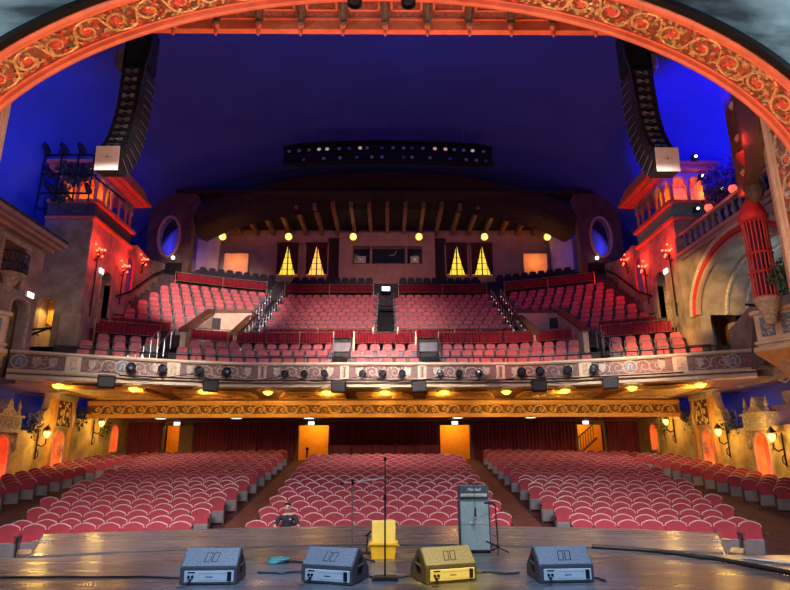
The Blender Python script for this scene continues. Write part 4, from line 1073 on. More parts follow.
# ================================================================== under the balcony
DOORS = [(-13.5, -11.9), (-5.36, -3.5), (3.35, 5.2), (11.85, 13.45)]
def under_balcony():
    mb = MB()
    for x0, x1 in zip(xs_between(-18, 18, .8), xs_between(-18, 18, .8)[1:]):
        c = lambda x: min(max(x, -15.2), 15.2)
        p = [(x0, Yf(c(x0))+.05, 4.66), (x1, Yf(c(x1))+.05, 4.66), (x1, 31.2, 4.5), (x0, 31.2, 4.5)]
        mb.add(p, [(0, 1, 2, 3)])
    sf = struct(mb.build('ceiling_under_balcony', 'soffit'))
    for a, b in ((-14.6, -11.0), (-10.3, -6.5), (-5.4, -2.0), (-1.35, 1.4), (2.1, 5.6), (6.7, 10.6), (11.3, 14.6)):
        mb = MB(); p = [(a+.6*(abs(a) > abs(b)), Yf(a)+1.15), (b-.6*(abs(b) > abs(a)), Yf(b)+1.15), (b, 30.5), (a, 30.5)]
        mb.prism(p, 'z', 4.44, 4.56); q = mb.build('stencilled_panel', 'soffitpale', sf)
        mb = MB(); mb.tube([(x, y, 4.45) for x, y in p], .07, 6, closed=True); mb.build('panel_moulding', 'ambergold', q)
        mg = MB(); P = lambda u, v, w: (u, v, 4.44 - w)
        scrolls(mg, mg, P, a+.4, b-.4, 29.1, 30.3, .9, .02, flowers=False); mg.build('panel_scrolls', 'gold', q, norm=False)
    # gilded dropped beam
    g = bpy.data.objects.new('trim_gilded_beam', None); COL.objects.link(g); struct(g, 'gilded scrollwork beam dropped across the ceiling under the balcony')
    MB().box(-15.3, 15.3, 31.1, 31.6, 3.56, 4.52).build('beam', 'frieze', g)
    mb = MB()
    for z, o, h in ((4.22, .22, .12), (4.13, .12, .08), (3.50, .18, .14), (3.64, .09, .06)): mb.box(-15.3, 15.3, 31.1-o, 31.1, z, z+h)
    mb.build('mouldings', 'ambergold', g)
    mg, mr = MB(), MB(); P = lambda u, v, w: (u, 31.09 - w, v)
    scrolls(mg, mr, P, -15.1, 15.1, 3.70, 4.12, .56, .03); mg.build('scroll_relief', 'gold', g, norm=False); mr.build('rosettes', 'ambergold', g, norm=False)
    struct(MB().box(-16.2, 16.2, 31.6, 37.8, 3.72, 3.9).build('ceiling_rear_stalls', 'lowceil'))
    # back wall
    mb = MB(); e = [-17.5] + [v for p in DOORS for v in p] + [17.5]
    for i in range(0, len(e), 2): mb.box(e[i], e[i+1], 37.3, 37.6, -.5, 4.4)
    for a, b in DOORS: mb.box(a, b, 37.3, 37.6, 3.44, 4.4)
    struct(mb.build('wall_back', 'lowceil'))
    for i, (a, b) in enumerate(DOORS):
        d = bpy.data.objects.new('door_%d' % (i+1), None); COL.objects.link(d); struct(d, '%s doorway from the left in the back wall, lit orange' % ORD[i+1])
        mb = MB(); mb.box(a-.14, a, 37.2, 37.6, 1.25, 3.56); mb.box(b, b+.14, 37.2, 37.6, 1.25, 3.56); mb.box(a-.14, b+.14, 37.2, 37.6, 3.44, 3.58); mb.build('door_frame', 'wood', d)
        mb = MB(); mb.box(a-1, b+1, 39.6, 39.7, 1.2, 4.2); mb.box(a-1.1, a-1, 37.6, 39.7, 1.2, 4.2); mb.box(b+1, b+1.1, 37.6, 39.7, 1.2, 4.2); mb.box(a-1, b+1, 37.6, 39.7, 4.1, 4.2); mb.build('hall_wall', 'orangewall', d)
        MB().box(a-1, b+1, 37.4, 39.7, 1.2, 1.3).build('hall_floor', 'aisle', d)
        if i == 0:
            mb = MB(); mb.rbox(b-.75, b, 37.25, 37.31, 1.32, 3.42, .01); l = mb.build('door_leaf', 'wood', d); MB().cyl((b-.68, 37.2, 2.3), (b-.68, 37.25, 2.3), .03, 8).build('handle', 'brass', l)
        if i == 3:
            mb = MB()
            for k in range(8): mb.tube([(a+.1+.17*k, 38.2, 1.5+.14*k), (a+.1+.17*k, 38.2, 2.5+.14*k)], .025, 5)
            mb.tube([(a, 38.2, 2.42), (a+1.5, 38.2, 3.66)], .05, 6); mb.tube([(a, 38.2, 1.42), (a+1.5, 38.2, 2.66)], .07, 6); mb.build('stair_rail', 'wood', d)
    t = empty('ticket_post', 'small black post standing in the left of the two central doorways', 'post', (-4.75, 37.0, 1.33))
    mb = MB(); mb.lathe([(0, 0), (.14, 0), (.14, .05), (.05, .08), (.05, .6), (.09, .62), (.09, .75), (0, .8)], n=10); mb.build('post', 'black', t)
    for i, (a, b) in enumerate(((-15.7, -13.7), (-11.65, -5.55), (-3.35, 3.2), (5.4, 11.65), (13.65, 15.6))):
        mb = MB(); n = int((b-a)/.11); rows = []
        for z in (1.2, 2.4, 3.7): rows.append([(a + (b-a)*k/n, 37.12 + (.05 if k % 2 else -.05)*R.uniform(.5, 1.2), z) for k in range(n+1)])
        t = empty('wall_curtain', '%s maroon pleated curtain from the left along the back wall' % ORD[i+1], 'curtain', (0, 0, 0), 0, 'maroon curtains on the back wall')
        mb.loft(rows, closed=False); mb.build('drape', 'curtain', t)
        MB().tube([(a, 37.1, 3.68), (b, 37.1, 3.68)], .03, 6).build('rod', 'brass', t)
    t = empty('standing_rail', 'maroon panelled standing rail across the back of the centre seats', 'rail', (0, 36.0, 1.2))
    for k in range(5):
        x = -3.35 + 1.31*k; MB().rbox(x+.03, x+1.28, -.04, .04, .1, 1.02, .02).build('panel', 'curtain', t)
    for k in range(6):
        x = -3.35 + 1.31*k; mb = MB(); mb.tube([(x, -.06, 0), (x, -.06, 1.06)], .03, 6); mb.ball((x, -.06, 1.08), .04, 8, 5); mb.build('post', 'iron', t)
    # lamps on the soffit
    proto = None
    for i, px in enumerate((65, 139, 207, 271, 329, 387, 446, 508, 567, 634, 703)):
        X = 0.0
        for _ in range(20): X = (px-387)*((Yf(X)+.55)*.964+.75)/590
        lab = '%s glowing amber ceiling lamp from the left under the balcony edge' % ORD[i+1]
        if proto is None:
            proto = empty('ceiling_lamp', lab, 'lamp', (0, 0, 0), 0, 'amber ceiling lamps under the balcony')
            mb = MB(); mb.lathe([(0, -.2), (.1, -.18), (.2, -.1), (.26, .0), (.2, .02), (0, .02)], n=14); mb.build('bowl', 'g_amber', proto, smooth=True)
            mb = MB(); mb.lathe([(.2, -.02), (.42, -.0), (.5, .06), (.48, .1), (.2, .1)], n=16)
            for k in range(12): leaf(mb, lambda u, v, w: (u, v, -.0-w), 0, 0, 2*PI*k/12, .62, .1, .06)
            mb.build('leafy_rim', 'gold', proto)
            mb = MB(); mb.lathe([(0, -.27), (.03, -.24), (.03, -.2), (0, -.19)], n=8); mb.build('finial', 'brass', proto)
            MB().cyl((0, 0, .05), (0, 0, .2), .05, 6).build('stem', 'brass', proto)
            tr = tree_of(proto); o = proto
        else: o = copy_tree(proto, tr, (0, 0, 0), 0, lab)
        o.location = (X, Yf(X)+.35, 4.52)
        light('POINT', (X, Yf(X)+.8, 4.22), 14, (1.0, .58, .10), .12)
        light('AREA', (X, Yf(X)+.5, 4.3), 17, (1.0, .55, .10), .5, (X, 31.1, 4.25), spread=math.radians(75))  # unseen area light added to throw amber onto the gilded beam
    for i, px in enumerate((161, 237, 310, 460, 534)):
        X = (px-387)*33.2/590
        t = empty('downlight', '%s bright recessed ceiling light from the left above the rear seats' % ORD[i+1], 'ceiling light', (X, 34.2, 3.7), 0, 'recessed lights over the rear seats')
        MB().lathe([(0, -.05), (.28, -.04), (.3, 0), (0, .0)], n=16).build('lit_disc', 'g_white', t); MB().tube([(.31*math.cos(a), .31*math.sin(a), -.01) for a in [2*PI*k/18 for k in range(18)]], .035, 5, closed=True).build('ring', 'white', t)
        light('SPOT', (X, 34.2, 3.6), 4, (1.0, .7, .5), .2, (X, 34.6, 0), 110)
    t = empty('downlight_unlit', 'pale unlit twin ceiling fitting by the right rear doorway', 'ceiling light', (12.0, 34.2, 3.7))
    for q in (-.2, .2): MB().lathe([(0, -.08), (.12, -.06), (.14, 0), (0, 0)], (q, 0, 0), 10).build('fitting', 'trim', t)
    for i, (px, py) in enumerate(((180, 422), (313, 421.5), (456, 421.5), (587, 423))):
        X = (px-387)*36.2/590
        s = empty('exit_sign', 'lit white exit sign over the %s doorway from the left' % ORD[i+1], 'sign', (X, 36.9, 3.52), 0, 'lit signs over the back doorways')
        MB().rbox(-.2, .2, -.05, .05, -.1, .12, .01).build('case', 'white', s); MB().rbox(-.18, .18, -.06, -.045, -.08, .1, .004).build('lit_face', 'g_sign', s)
        MB().cyl((0, 0, .1), (0, 0, .25), .02, 6).build('stem', 'white', s)
under_balcony()
# ================================================================== side walls
def archpts(a, b, z0, zs, top, n=10):            # opening outline from (a,z0) up round to (b,z0)
    c = (a+b)/2; r = (b-a)/2
    return [(a, z0), (a, zs)] + [(c - r*math.cos(PI*i/n), zs + (top-zs)*math.sin(PI*i/n)) for i in range(1, n)] + [(b, zs), (b, z0)]
def scroll_panel(par, P, u0, u1, v0, v1, md, rad, m='relief', nm='carving'):
    g = MB(); scrolls(g, g, P, u0, u1, v0, v1, md, rad); return g.build(nm, m, par, norm=False)

def lower_wall(s):
    nm = 'left' if s < 0 else 'right'; X0, X1 = s*15.8, s*16.15
    w = bpy.data.objects.new('wall_%s_garden' % nm, None); COL.objects.link(w); struct(w, 'ochre stucco garden wall along the %s of the orchestra, with arched niches' % nm)
    def piece(poly): MB().prism(poly, 'x', X0, X1).build('wall_piece', 'stuccogold', w)
    B = -1.0
    piece([(14, B), (14, 2.7), (24.3, 2.7), (24.3, B)])
    piece([(24.3, B), (24.3, 2.7)] + [(26.9, 2.7), (26.9, B)] + [(y, z) for y, z in reversed(archpts(24.75, 25.75, B, 1.9, 2.45))])
    piece([(26.9, B), (26.9, 2.6), (27.3, 2.65), (27.6, 3.0), (27.9, 3.1), (28.05, 3.6), (28.3, 3.75), (28.45, 4.3), (28.5, 4.6), (28.5, B)])
    piece([(28.5, B), (28.5, 4.6), (30.5, 4.6), (30.5, B)] + [(y, z) for y, z in reversed(archpts(29.05, 29.95, B, 2.25, 2.75))])
    piece([(30.5, B), (30.5, 4.6), (30.7, 4.4), (30.8, 3.8), (31.1, 3.5), (32.0, 3.45), (32.4, 3.7), (32.6, 4.2), (32.8, 4.6), (33.4, 4.6), (33.45, 3.9), (33.6, 3.5), (34.1, 3.45), (34.35, 3.8), (34.4, 4.6), (34.6, 4.6), (34.6, B)])
    piece([(34.6, B), (34.6, 4.6), (37.5, 4.6), (37.5, B)] + [(y, z) for y, z in reversed(archpts(35.05, 35.85, B, 2.9, 3.35))])
    MB().prism([(35.05, B), (35.05, 1.85), (35.85, 1.85), (35.85, B)], 'x', X0, X1).build('wall_piece', 'stuccogold', w)
    mb = MB(); 
    for a, b in ((24.6, 25.9), (28.9, 30.1), (34.9, 36.0)): mb.box(s*16.7, s*16.8, a-.4, b+.4, B, 3.6); mb.box(s*16.15, s*16.7, a-.15, a-.05, B, 3.4); mb.box(s*16.15, s*16.7, b+.05, b+.15, B, 3.4); mb.box(s*16.15, s*16.75, a-.15, b+.15, 3.4, 3.5)
    mb.build('niche_back', 'plaster', w)
    struct(MB().box(s*17.5, s*17.7, 12, 38, -1, 5).build('wall_%s_sky' % nm, 'skywall'))
    # portal with gable
    Q = lambda u, v, k: (X0 - s*k, u, v)
    p = empty('carved_portal', 'carved gabled portal over the nearest niche in the %s garden wall' % nm, 'portal', (0, 0, 0), 0, 'carved portals')
    mb = MB(); mb.box(X0-s*.22, X1, 24.45, 26.05, 2.62, 3.2); mb.box(X0-s*.3, X1, 24.38, 26.12, 3.18, 3.28); mb.box(X0-s*.3, X1, 24.38, 26.12, 2.55, 2.63); mb.build('entablature', 'carved', p)
    mb = MB(); mb.prism([(24.75, 3.28), (24.85, 3.5), (25.05, 3.55), (25.1, 3.8), (25.25, 3.95), (25.4, 3.8), (25.45, 3.55), (25.65, 3.5), (25.75, 3.28)], 'x', X0-s*.15, X1); mb.build('gable', 'carved', p)
    for y in (24.5, 26.0):
        mb = MB(); mb.lathe([(.1, 0), (.1, .1), (.05, .2), (.09, .32), (.03, .55), (0, .7)], (X0-s*.05, y, 3.28), 8); mb.build('finial', 'carved', p)
        mb = MB(); mb.lathe([(.0, 0), (.06, .05), (.1, .2), (.06, .6), (.09, .7), (.09, .8)], (X0-s*.1, y, 1.75), 8); mb.build('hanging_pilaster', 'carved', p)
    scroll_panel(p, lambda u, v, k: (X0 - s*(.22+k), u, v), 24.55, 25.95, 2.68, 3.14, .4, .02)
    mb = MB(); mb.tube([(X0-s*.03, y, z) for y, z in archpts(24.72, 25.78, .0, 1.9, 2.5)], .07, 6); mb.build('arch_moulding', 'cream', p)
    # tall carved pilaster
    p = empty('carved_wall_relief', 'tall carved panel over a small arched niche in the %s garden wall' % nm, 'carved panel', (0, 0, 0), 0, 'tall carved wall panels')
    mb = MB(); mb.box(X0-s*.12, X0, 28.75, 30.3, 2.95, 4.3); mb.box(X0-s*.28, X0, 28.6, 30.4, 4.25, 4.5); mb.build('panel', 'cream', p)
    mb = MB(); mb.box(X0-s*.14, X0-s*.1, 28.95, 30.1, 3.0, 4.2); mb.build('panel_ground', 'frieze', p)
    scroll_panel(p, lambda u, v, k: (X0 - s*(.14+k), u, v), 29.0, 30.05, 3.05, 4.18, .52, .03, 'gold')
    for y in (28.65, 30.35): MB().box(X0-s*.2, X0, y-.1, y+.1, .2, 4.3).build('flanking_pilaster', 'ambergold', p)
    mb = MB(); mb.tube([(X0-s*.03, y, z) for y, z in archpts(29.0, 30.0, .2, 2.25, 2.82)], .07, 6); mb.build('arch_moulding', 'cream', p)
    mb = MB(); yc = 29.7
    for k in range(6): mb.tube([(X0-s*.06, yc, 1.9), (X0-s*.06, yc+.24*math.cos(k*PI/3), 1.9+.24*math.sin(k*PI/3))], .025, 5)
    mb.tube([(X0-s*.06, yc+.26*math.cos(a), 1.9+.26*math.sin(a)) for a in [2*PI*i/14 for i in range(14)]], .03, 5, closed=True); mb.build('wheel_ornament', 'carved', p)
    mb = MB(); mb.tube([(X0-s*.03, y, z) for y, z in archpts(35.02, 35.88, 1.9, 2.9, 3.4)], .05, 6); mb.box(X0-s*.08, X0, 35.0, 35.9, 1.78, 1.88); mb.build('window_moulding', 'cream', w)
    # sconces
    Ys = [(27.75, 2.45), (32.85, 3.2)] + ([(23.9, 2.1)] if s > 0 else [])
    for y, z in Ys:
        lab = 'amber iron wall lantern, %s, %s garden wall' % ({27.75: 'between portal and carved panel', 32.85: 'near the rear corner', 23.9: 'nearest the stage'}[y], nm)
        t = empty('wall_lantern', lab, 'wall lamp', (X0, y, z), 0, 'iron wall lanterns')
        mb = MB(); mb.lathe([(0, -.18), (.08, -.16), (.17, 0), (.19, .12), (.1, .2), (0, .2)], (-s*.42, 0, .1), 8); mb.v = [((x + s*.42)*.75 - s*.42, y_*.75, (z_-.1)*.75+.1) for x, y_, z_ in mb.v]; mb.build('lantern', 'g_warm', t)
        mb = MB(); mb.lathe([(.2, .2), (.1, .34), (.03, .4), (0, .5)], (-s*.42, 0, .1), 8)
        for k in range(6): mb.tube([(-s*.42+.18*math.cos(k*PI/3), .18*math.sin(k*PI/3), .08), (-s*.42+.2*math.cos(k*PI/3), .2*math.sin(k*PI/3), .3)], .012, 4)
        mb.build('cage', 'iron', t)
        mb = MB(); mb.tube([(0, 0, -.3), (-s*.25, 0, -.42), (-s*.42, 0, -.3), (-s*.42, 0, -.1)], .03, 6); mb.tube([(-s*.03, 0, -1.0), (-s*.03, 0, .3)], .03, 6); mb.tube([(-s*.04, -.02, -.95), (-s*.16, -.02, -.85), (-s*.16, -.02, -.65), (-s*.04, 0, -.55)], .022, 5); mb.build('bracket', 'iron', t)
        light('POINT', (X0-s*.8, y, z+.25), 85, (1.0, .58, .12), .15)
    for y, z, e in ((25.25, .9, 90), (29.5, 1.2, 60), (35.45, 2.6, 40)): light('POINT', (s*16.42, y, z), e, (1.0, .07, .03), .12)
    # ivy
    for y, z, q in ((27.3, 3.0, 'beside the portal'), (31.2, 3.6, 'in the wall dip'), (34.0, 3.3, 'near the rear corner')):
        mb = MB()
        for k in range(170):
            c = Vector((X0 - s*R.uniform(-.25, .25), y + R.gauss(0, .28), z + R.gauss(0, .32) - .1)); a = R.uniform(0, 6.28); L = R.uniform(.08, .2)
            d = Vector((R.uniform(-.5, .5), math.cos(a), math.sin(a)))*L; e = Vector((1, R.uniform(-1, 1), R.uniform(-1, 1))).normalized()*L*.35
            mb.add([c, c+d*.5+e, c+d, c+d*.5-e], [(0, 1, 2, 3)])
        tag(mb.build('trailing_ivy', 'leaf', norm=False), 'dark trailing ivy on the %s garden wall, %s' % (nm, q), 'ivy', 'ivy on the garden walls')
    # blue cove lamps behind the wall
    for y in (22, 27.4, 31.6, 34.0): light('POINT', (s*16.9, y, 3.0), 26 if s > 0 else 18, (.05, .12, 1.0), .2)
lower_wall(-1); lower_wall(1)

def branch_lamp(loc, s, lab, pole):
    t = empty('branch_lamp', lab, 'wall lamp', loc, 0, 'red branching lamps on the tower walls')
    mb = MB(); mb.tube([(-s*.12, 0, -pole), (-s*.12, 0, .2)], .035, 6); mb.tube([(0, 0, -.2), (-s*.12, 0, -.2)], .03, 5); mb.tube([(0, 0, -pole*.8), (-s*.12, 0, -pole*.8)], .03, 5); mb.build('pole', 'iron', t)
    ar = MB()
    for k in range(8):
        a = 2*PI*k/8; r = .34 if k % 2 else .24; z = .1 + .22*(k % 2)
        p = (-s*.2 + .5*r*math.sin(a)*.8, r*1.25*math.cos(a), z + .25*(k % 3)*.5)
        ar.tube([(-s*.12, 0, -.1), (p[0], p[1]*.7, p[2]-.22), (p[0], p[1], p[2]-.06)], .018, 4); MB().ball(p, .06, 8, 6).build('bulb', 'g_red', t, smooth=True)
    ar.build('branches', 'iron', t)

def tower(s):
    nm = 'left' if s < 0 else 'right'
    w = bpy.data.objects.new('wall_tower_%s' % nm, None); COL.objects.link(w); struct(w, 'stucco tower rising from the %s end of the balcony' % nm)
    mx = lambda poly: [(s*x, z) for x, z in poly]
    # stage face
    op = archpts(16.3, 17.2, 4.5, 8.7, 9.25)
    MB().prism(mx([(15, 4.5), (15, 13.4), (17.45, 13.4), (17.45, 4.5)] + list(reversed(op))), 'y', 28.4, 28.75).build('stage_face', 'stucco', w)
    MB().box(s*16.1, s*17.4, 29.6, 29.7, 4.5, 9.6).box(s*16.1, s*16.2, 28.75, 29.6, 4.5, 9.6).box(s*17.3, s*17.4, 28.75, 29.6, 4.5, 9.6).build('niche_lining', 'cream' if s < 0 else 'wood', w)
    MB().box(s*15.9, s*17.6, 28.2, 29.6, 6.0, 6.7).build('niche_sill', 'black' if s < 0 else 'wood', w)
    # house face
    op = archpts(29.95, 31.15, 4.5, 10.6, 11.15)
    MB().prism([(28.75, 4.5), (28.75, 13.4), (32.8, 13.4), (32.8, 4.5)] + list(reversed(op)), 'x', s*15, s*15.35).build('house_face', 'stucco', w)
    MB().box(s*16.3, s*16.4, 29.5, 31.6, 4.5, 11.4).build('door_recess', 'wood', w)
    MB().box(s*15.0, s*16.4, 31.15, 31.3, 4.5, 11.1).build('door_jamb', 'carved', w)
    MB().tube([(s*14.98, y, z) for y, z in archpts(29.9, 31.2, 8, 10.6, 11.2)], .08, 6).build('door_moulding', 'stucco', w)
    # corner pier
    MB().box(s*14.75, s*15.75, 28.05, 28.4, 4.5, 12.2 if s > 0 else 8.3).build('corner_pier', 'stucco', w)
    MB().box(s*14.62, s*15, 32.2, 33.0, 4.5, 10).build('rear_pier', 'stucco', w)
    # balustrade panel
    mb = MB()
    for z, o, h in ((13.35, .14, .16), (14.25, .2, .18)):
        mb.box(s*(15-o), s*15.4, 28.4-o, 32.9, z, z+h); mb.box(s*15.4, s*17.45, 28.41-o, 28.8, z+.003, z+h-.003)
    mb.build('string_course', 'coral', w)
    MB().box(s*15.0, s*15.3, 28.4, 32.8, 13.5, 14.25).box(s*15.3, s*17.45, 28.41, 28.7, 13.5, 14.25).build('balustrade_panel', 'teal' if s > 0 else 'drape', w)
    # arcade
    arc_pts = []
    for y in (28.6, 29.5, 30.4, 31.3, 32.2, 32.8): arc_pts.append((15.2, y))
    for x in (16.1, 17.0): arc_pts.append((x, 28.6))
    for x, y in arc_pts:
        MB().lathe([(.14, 0), (.14, .08), (.09, .12), (.08, .95), (.13, 1.05), (.16, 1.15), (.16, 1.2)], (s*x, y, 14.43), 10).build('arcade_column', 'coral', w, smooth=True)
    mb = MB()
    for y in (29.05, 29.95, 30.85, 31.75, 32.5):
        mb.prism([(y-.47, 16.1), (y+.47, 16.1)] + list(reversed(archpts(y-.36, y+.36, 15.6, 15.62, 15.95)))[:], 'x', s*15.1, s*15.3)
    for x in (15.65, 16.55):
        mb.prism([(s*a, z) for a, z in [(x-.47, 16.1), (x+.47, 16.1)] + list(reversed(archpts(x-.36, x+.36, 15.6, 15.62, 15.95)))], 'y', 28.5, 28.7)
    mb.build('arcade_arches', 'plaster', w)
    mb = MB(); mb.box(s*14.6, s*17.45, 28.0, 33.2, 16.1, 16.25); mb.box(s*14.3, s*17.45, 27.7, 33.5, 16.25, 16.42)
    mb.prism([(27.75, 16.42), (33.45, 16.42), (32.4, 16.95), (28.6, 16.95)], 'x', s*14.4, s*17.45); mb.build('roof', 'coral', w)
    if s > 0:
        for k in range(7): MB().lathe([(.09, 0), (.05, .1), (.1, .22), (.03, .42), (0, .5)], (s*14.5, 27.9+.9*k, 16.42), 8).build('roof_finial', 'carved', w)
    MB().box(s*15.3, s*17.45, 28.6, 33, 14.3, 14.4).build('arcade_floor', 'wood', w)
    MB().box(s*17.25, s*17.4, 29.2, 33, 14.4, 16.1).box(s*15.4, s*17.45, 30.3, 30.45, 14.4, 16.1) .build('arcade_back', 'orangewall', w)
    light('POINT', (s*15.9, 29.5, 15.3), 20, (1.0, .40, .07), .15); light('POINT', (s*16.9, 29.3, 15.3), 12, (1.0, .42, .08), .15)
    # wall beyond the tower
    MB().prism([(32.8, 5), (32.8, 13.6), (34.5, 14.2), (36.5, 14.0), (39.5, 14.6), (39.5, 5)], 'x', s*15.35, s*15.7).build('rear_stair_wall', 'stucco', w)
    mb = MB(); mb.prism(archpts(33.3, 34.1, 11.0, 12.6, 13.1), 'x', s*15.30, s*15.4); mb.build('blue_niche', 'skywall', w)
    MB().tube([(s*15.3, y, z) for y, z in archpts(33.2, 34.2, 11.0, 12.6, 13.2)], .09, 6).build('niche_moulding', 'coral', w)
    h = empty('wall_handrail', 'dark sloping handrail on the wall beside the %s end of the balcony seats' % nm, 'handrail', (0, 0, 0))
    MB().tube([(s*15.0, 31.8, 10.2), (s*15.0, 33.5, 10.9), (s*15.0, 36.5, 12.9), (s*15.0, 38.5, 13.9)], .06, 6).build('rail', 'black', h)
    for y, z in ((32, 10.25), (35, 11.85), (38, 13.6)): MB().tube([(s*15.0, y, z), (s*15.36, y, z-.1)], .03, 5).build('bracket', 'iron', h)
    branch_lamp((s*15.0, 29.1, 11.6), s, 'tall iron branching lamp with red bulbs at the stage corner of the %s tower' % nm, 3.2)
    branch_lamp((s*15.0, 32.1, 11.7), s, 'iron branching lamp with red bulbs at the rear corner of the %s tower' % nm, 1.9)
    branch_lamp((s*15.35, 35.3, 13.2), s, 'small branching lamp with red bulbs on the wall beyond the %s tower' % nm, .6)
    for y, z, e in ((28.95, 12.0, 125), (32.2, 12.2, 120), (35.3, 13.5, 40)): light('POINT', (s*(14.45 if y < 34 else 14.8), y, z), e, (1.0, .03, .015), .15)
    t = empty('wall_exit_light', 'bright white exit light beside the arched door of the %s tower' % nm, 'sign', (s*15.0, 29.75, 11.0), 0, 'white exit lights on the side walls')
    MB().rbox(-.06, .06, -.2, .2, -.14, .14, .02).build('case', 'white', t); MB().rbox(-s*.1-.02, -s*.1+.02, -.19, .19, -.13, .13, .01).build('lit_face', 'g_sign', t)
    t = empty('doorway_light', 'small white light over the dark doorway at the %s foot of the balcony arch' % nm, 'lamp', (s*14.75, 39.0, 14.9), 0, 'doorway lights by the balcony arch')
    MB().ball((0, -.1, 0), .13, 10, 7).build('bulb', 'g_white', t, smooth=True); MB().rbox(-.1, .1, -.05, .1, -.16, -.06, .01).build('holder', 'black', t)
tower(-1); tower(1)

def facade_left():
    w = bpy.data.objects.new('wall_left_facade', None); COL.objects.link(w); struct(w, 'stucco house facade with a tiled eave along the left of the balcony')
    op = archpts(23.6, 24.7, 4.5, 7.6, 7.9)
    MB().prism([(15, 4.5), (15, 10.7), (25.3, 10.7), (25.3, 4.5)] + list(reversed(op)), 'x', -15.3, -15.7).build('facade', 'stucco', w)
    MB().box(-18.5, -15.72, 25.0, 25.28, 4.5, 10.7).build('return_wall', 'stucco', w)
    MB().box(-16.4, -16.3, 23.3, 25, 4.5, 8.2).build('door_recess', 'wood', w)
    MB().tube([(-15.28, y, z) for y, z in archpts(23.5, 24.8, 5, 7.6, 8.0)], .08, 6).build('door_moulding', 'carved', w)
    mb = MB(); mb.box(-15.7, -14.55, 14, 25.7, 10.75, 10.95); mb.box(-15.7, -14.75, 14, 25.6, 10.6, 10.76); mb.box(-15.7, -15.0, 14, 25.5, 10.45, 10.61)
    mb.build('eave_cornice', 'plaster', w)
    mb = MB(); mb.add([(-14.55, 14, 10.95), (-14.55, 25.7, 10.95), (-17.2, 25.7, 12.6), (-17.2, 14, 12.6), (-17.2, 25.7, 10.9)], [(0, 1, 2, 3), (1, 4, 2)])
    for k in range(38): mb.tube([(-14.5, 14.1+.31*k, 10.98), (-17.2, 14.1+.31*k, 12.66)], .07, 5)
    mb.build('tiled_roof', 'drape', w)
    mb = MB(); mb.box(-15.36, -15.2, 22.3, 22.42, 8.3, 10.1); mb.box(-15.36, -15.2, 23.9, 24.02, 8.3, 10.1); mb.box(-15.36, -15.15, 22.2, 24.1, 10.05, 10.25); mb.build('window_surround', 'carved', w)
    MB().box(-15.32, -15.29, 22.4, 23.9, 8.3, 10.05).build('window_dark', 'wood', w)
    b = empty('balconette', 'small balconette with a lattice grille and fluted stone basket on the left facade', 'balconette', (-15.3, 23.15, 8.75))
    mb = MB(); mb.lathe([(0, -.8), (.12, -.75), (.22, -.5), (.42, -.2), (.62, -.05), (.66, 0), (0, 0)], n=20); mb.build('basket', 'carved', b, smooth=False)
    mb = MB()
    for k in range(15):
        a = PI*.5*(-1) + PI*k/14; p = lambda a, z: (.62*math.cos(a), .62*math.sin(a), z)
        mb.tube([p(a, 0), p(a, .85)], .02, 4)
        mb.tube([p(a, .05), p(a+.22, .4), p(a, .8)], .018, 4)
    for z in (.02, .42, .85): mb.tube([(.62*math.cos(-PI/2+PI*k/14), .62*math.sin(-PI/2+PI*k/14), z) for k in range(15)], .03, 5)
    mb.build('grille', 'iron', b)
    t = empty('facade_exit_light', 'bright white exit light over the door of the left facade', 'sign', (-15.2, 24.5, 8.25), 0, 'white exit lights on the side walls')
    MB().rbox(-.06, .06, -.24, .24, -.13, .13, .02).build('case', 'white', t); MB().rbox(.05, .09, -.22, .22, -.11, .11, .01).build('lit_face', 'g_sign', t)
    h = empty('niche_handrail', 'dark cranked handrail crossing the yellow lit arch on the left tower', 'handrail', (0, 0, 0))
    MB().tube([(-15.2, 25.2, 6.9), (-15.6, 27.2, 7.4), (-16.3, 28.2, 7.6), (-17.3, 28.2, 7.2)][::-1], .05, 6).build('rail', 'black', h)
    for k in ((-16.3, 28.2, 7.6), (-16.9, 28.2, 7.36)): MB().tube([k, (k[0], 28.45, k[2]-.08)], .03, 5).build('bracket', 'iron', h)
    light('SPOT', (-16.75, 28.95, 9.0), 60, (1.0, .62, .16), .1, (-16.75, 29.2, 5), 140)
    c = empty('niche_curtain', 'gathered gold curtain in the top of the arch on the left tower', 'curtain', (-16.75, 29.45, 7.6))
    mb = MB(); rows = [[(-.48 + .96*k/16, .05*math.cos(k*PI), z + (.25*(abs(k-8)/8) if z < .5 else 0)) for k in range(17)] for z in (.3, .9, 1.75)]
    mb.loft(rows, closed=False); mb.build('cloth', 'orangewall', c)
    # rig of spotlights on the tower top
    r = empty('lighting_rig', 'dark rig of pipes and spotlights in front of the left tower arcade', 'lighting rig', (-16.35, 27.6, 14.3)); r.scale.x = .72
    mb = MB()
    for z in (.15, 1.2, 2.3): mb.tube([(-1.6, 0, z), (1.9, 0, z)], .05, 6)
    for x in (-1.6, -.4, .8, 1.9): mb.tube([(x, 0, -.3), (x, 0, 2.6)], .05, 6)
    mb.tube([(1.9, 0, 1.2), (1.9, 4, 1.5)], .05, 6); mb.build('pipe_frame', 'black', r)
    for i in range(9):
        x, z = -1.5 + .42*i, (2.6 if i % 3 == 0 else 1.25 if i % 2 else .35)
        T = Matrix.Translation((x, -.1, z)) @ Matrix.Rotation(R.uniform(-.7, .7), 4, 'Y') @ Matrix.Rotation(math.radians(70), 4, 'X')
        mb = MB(); mb.lathe([(0, .35), (.13, .33), (.17, .1), (.19, -.25), (.15, -.25), (.14, -.2), (0, -.2)], n=10, T=T); mb.build('spotlight_can', 'arrblack', r, smooth=True)
facade_left()

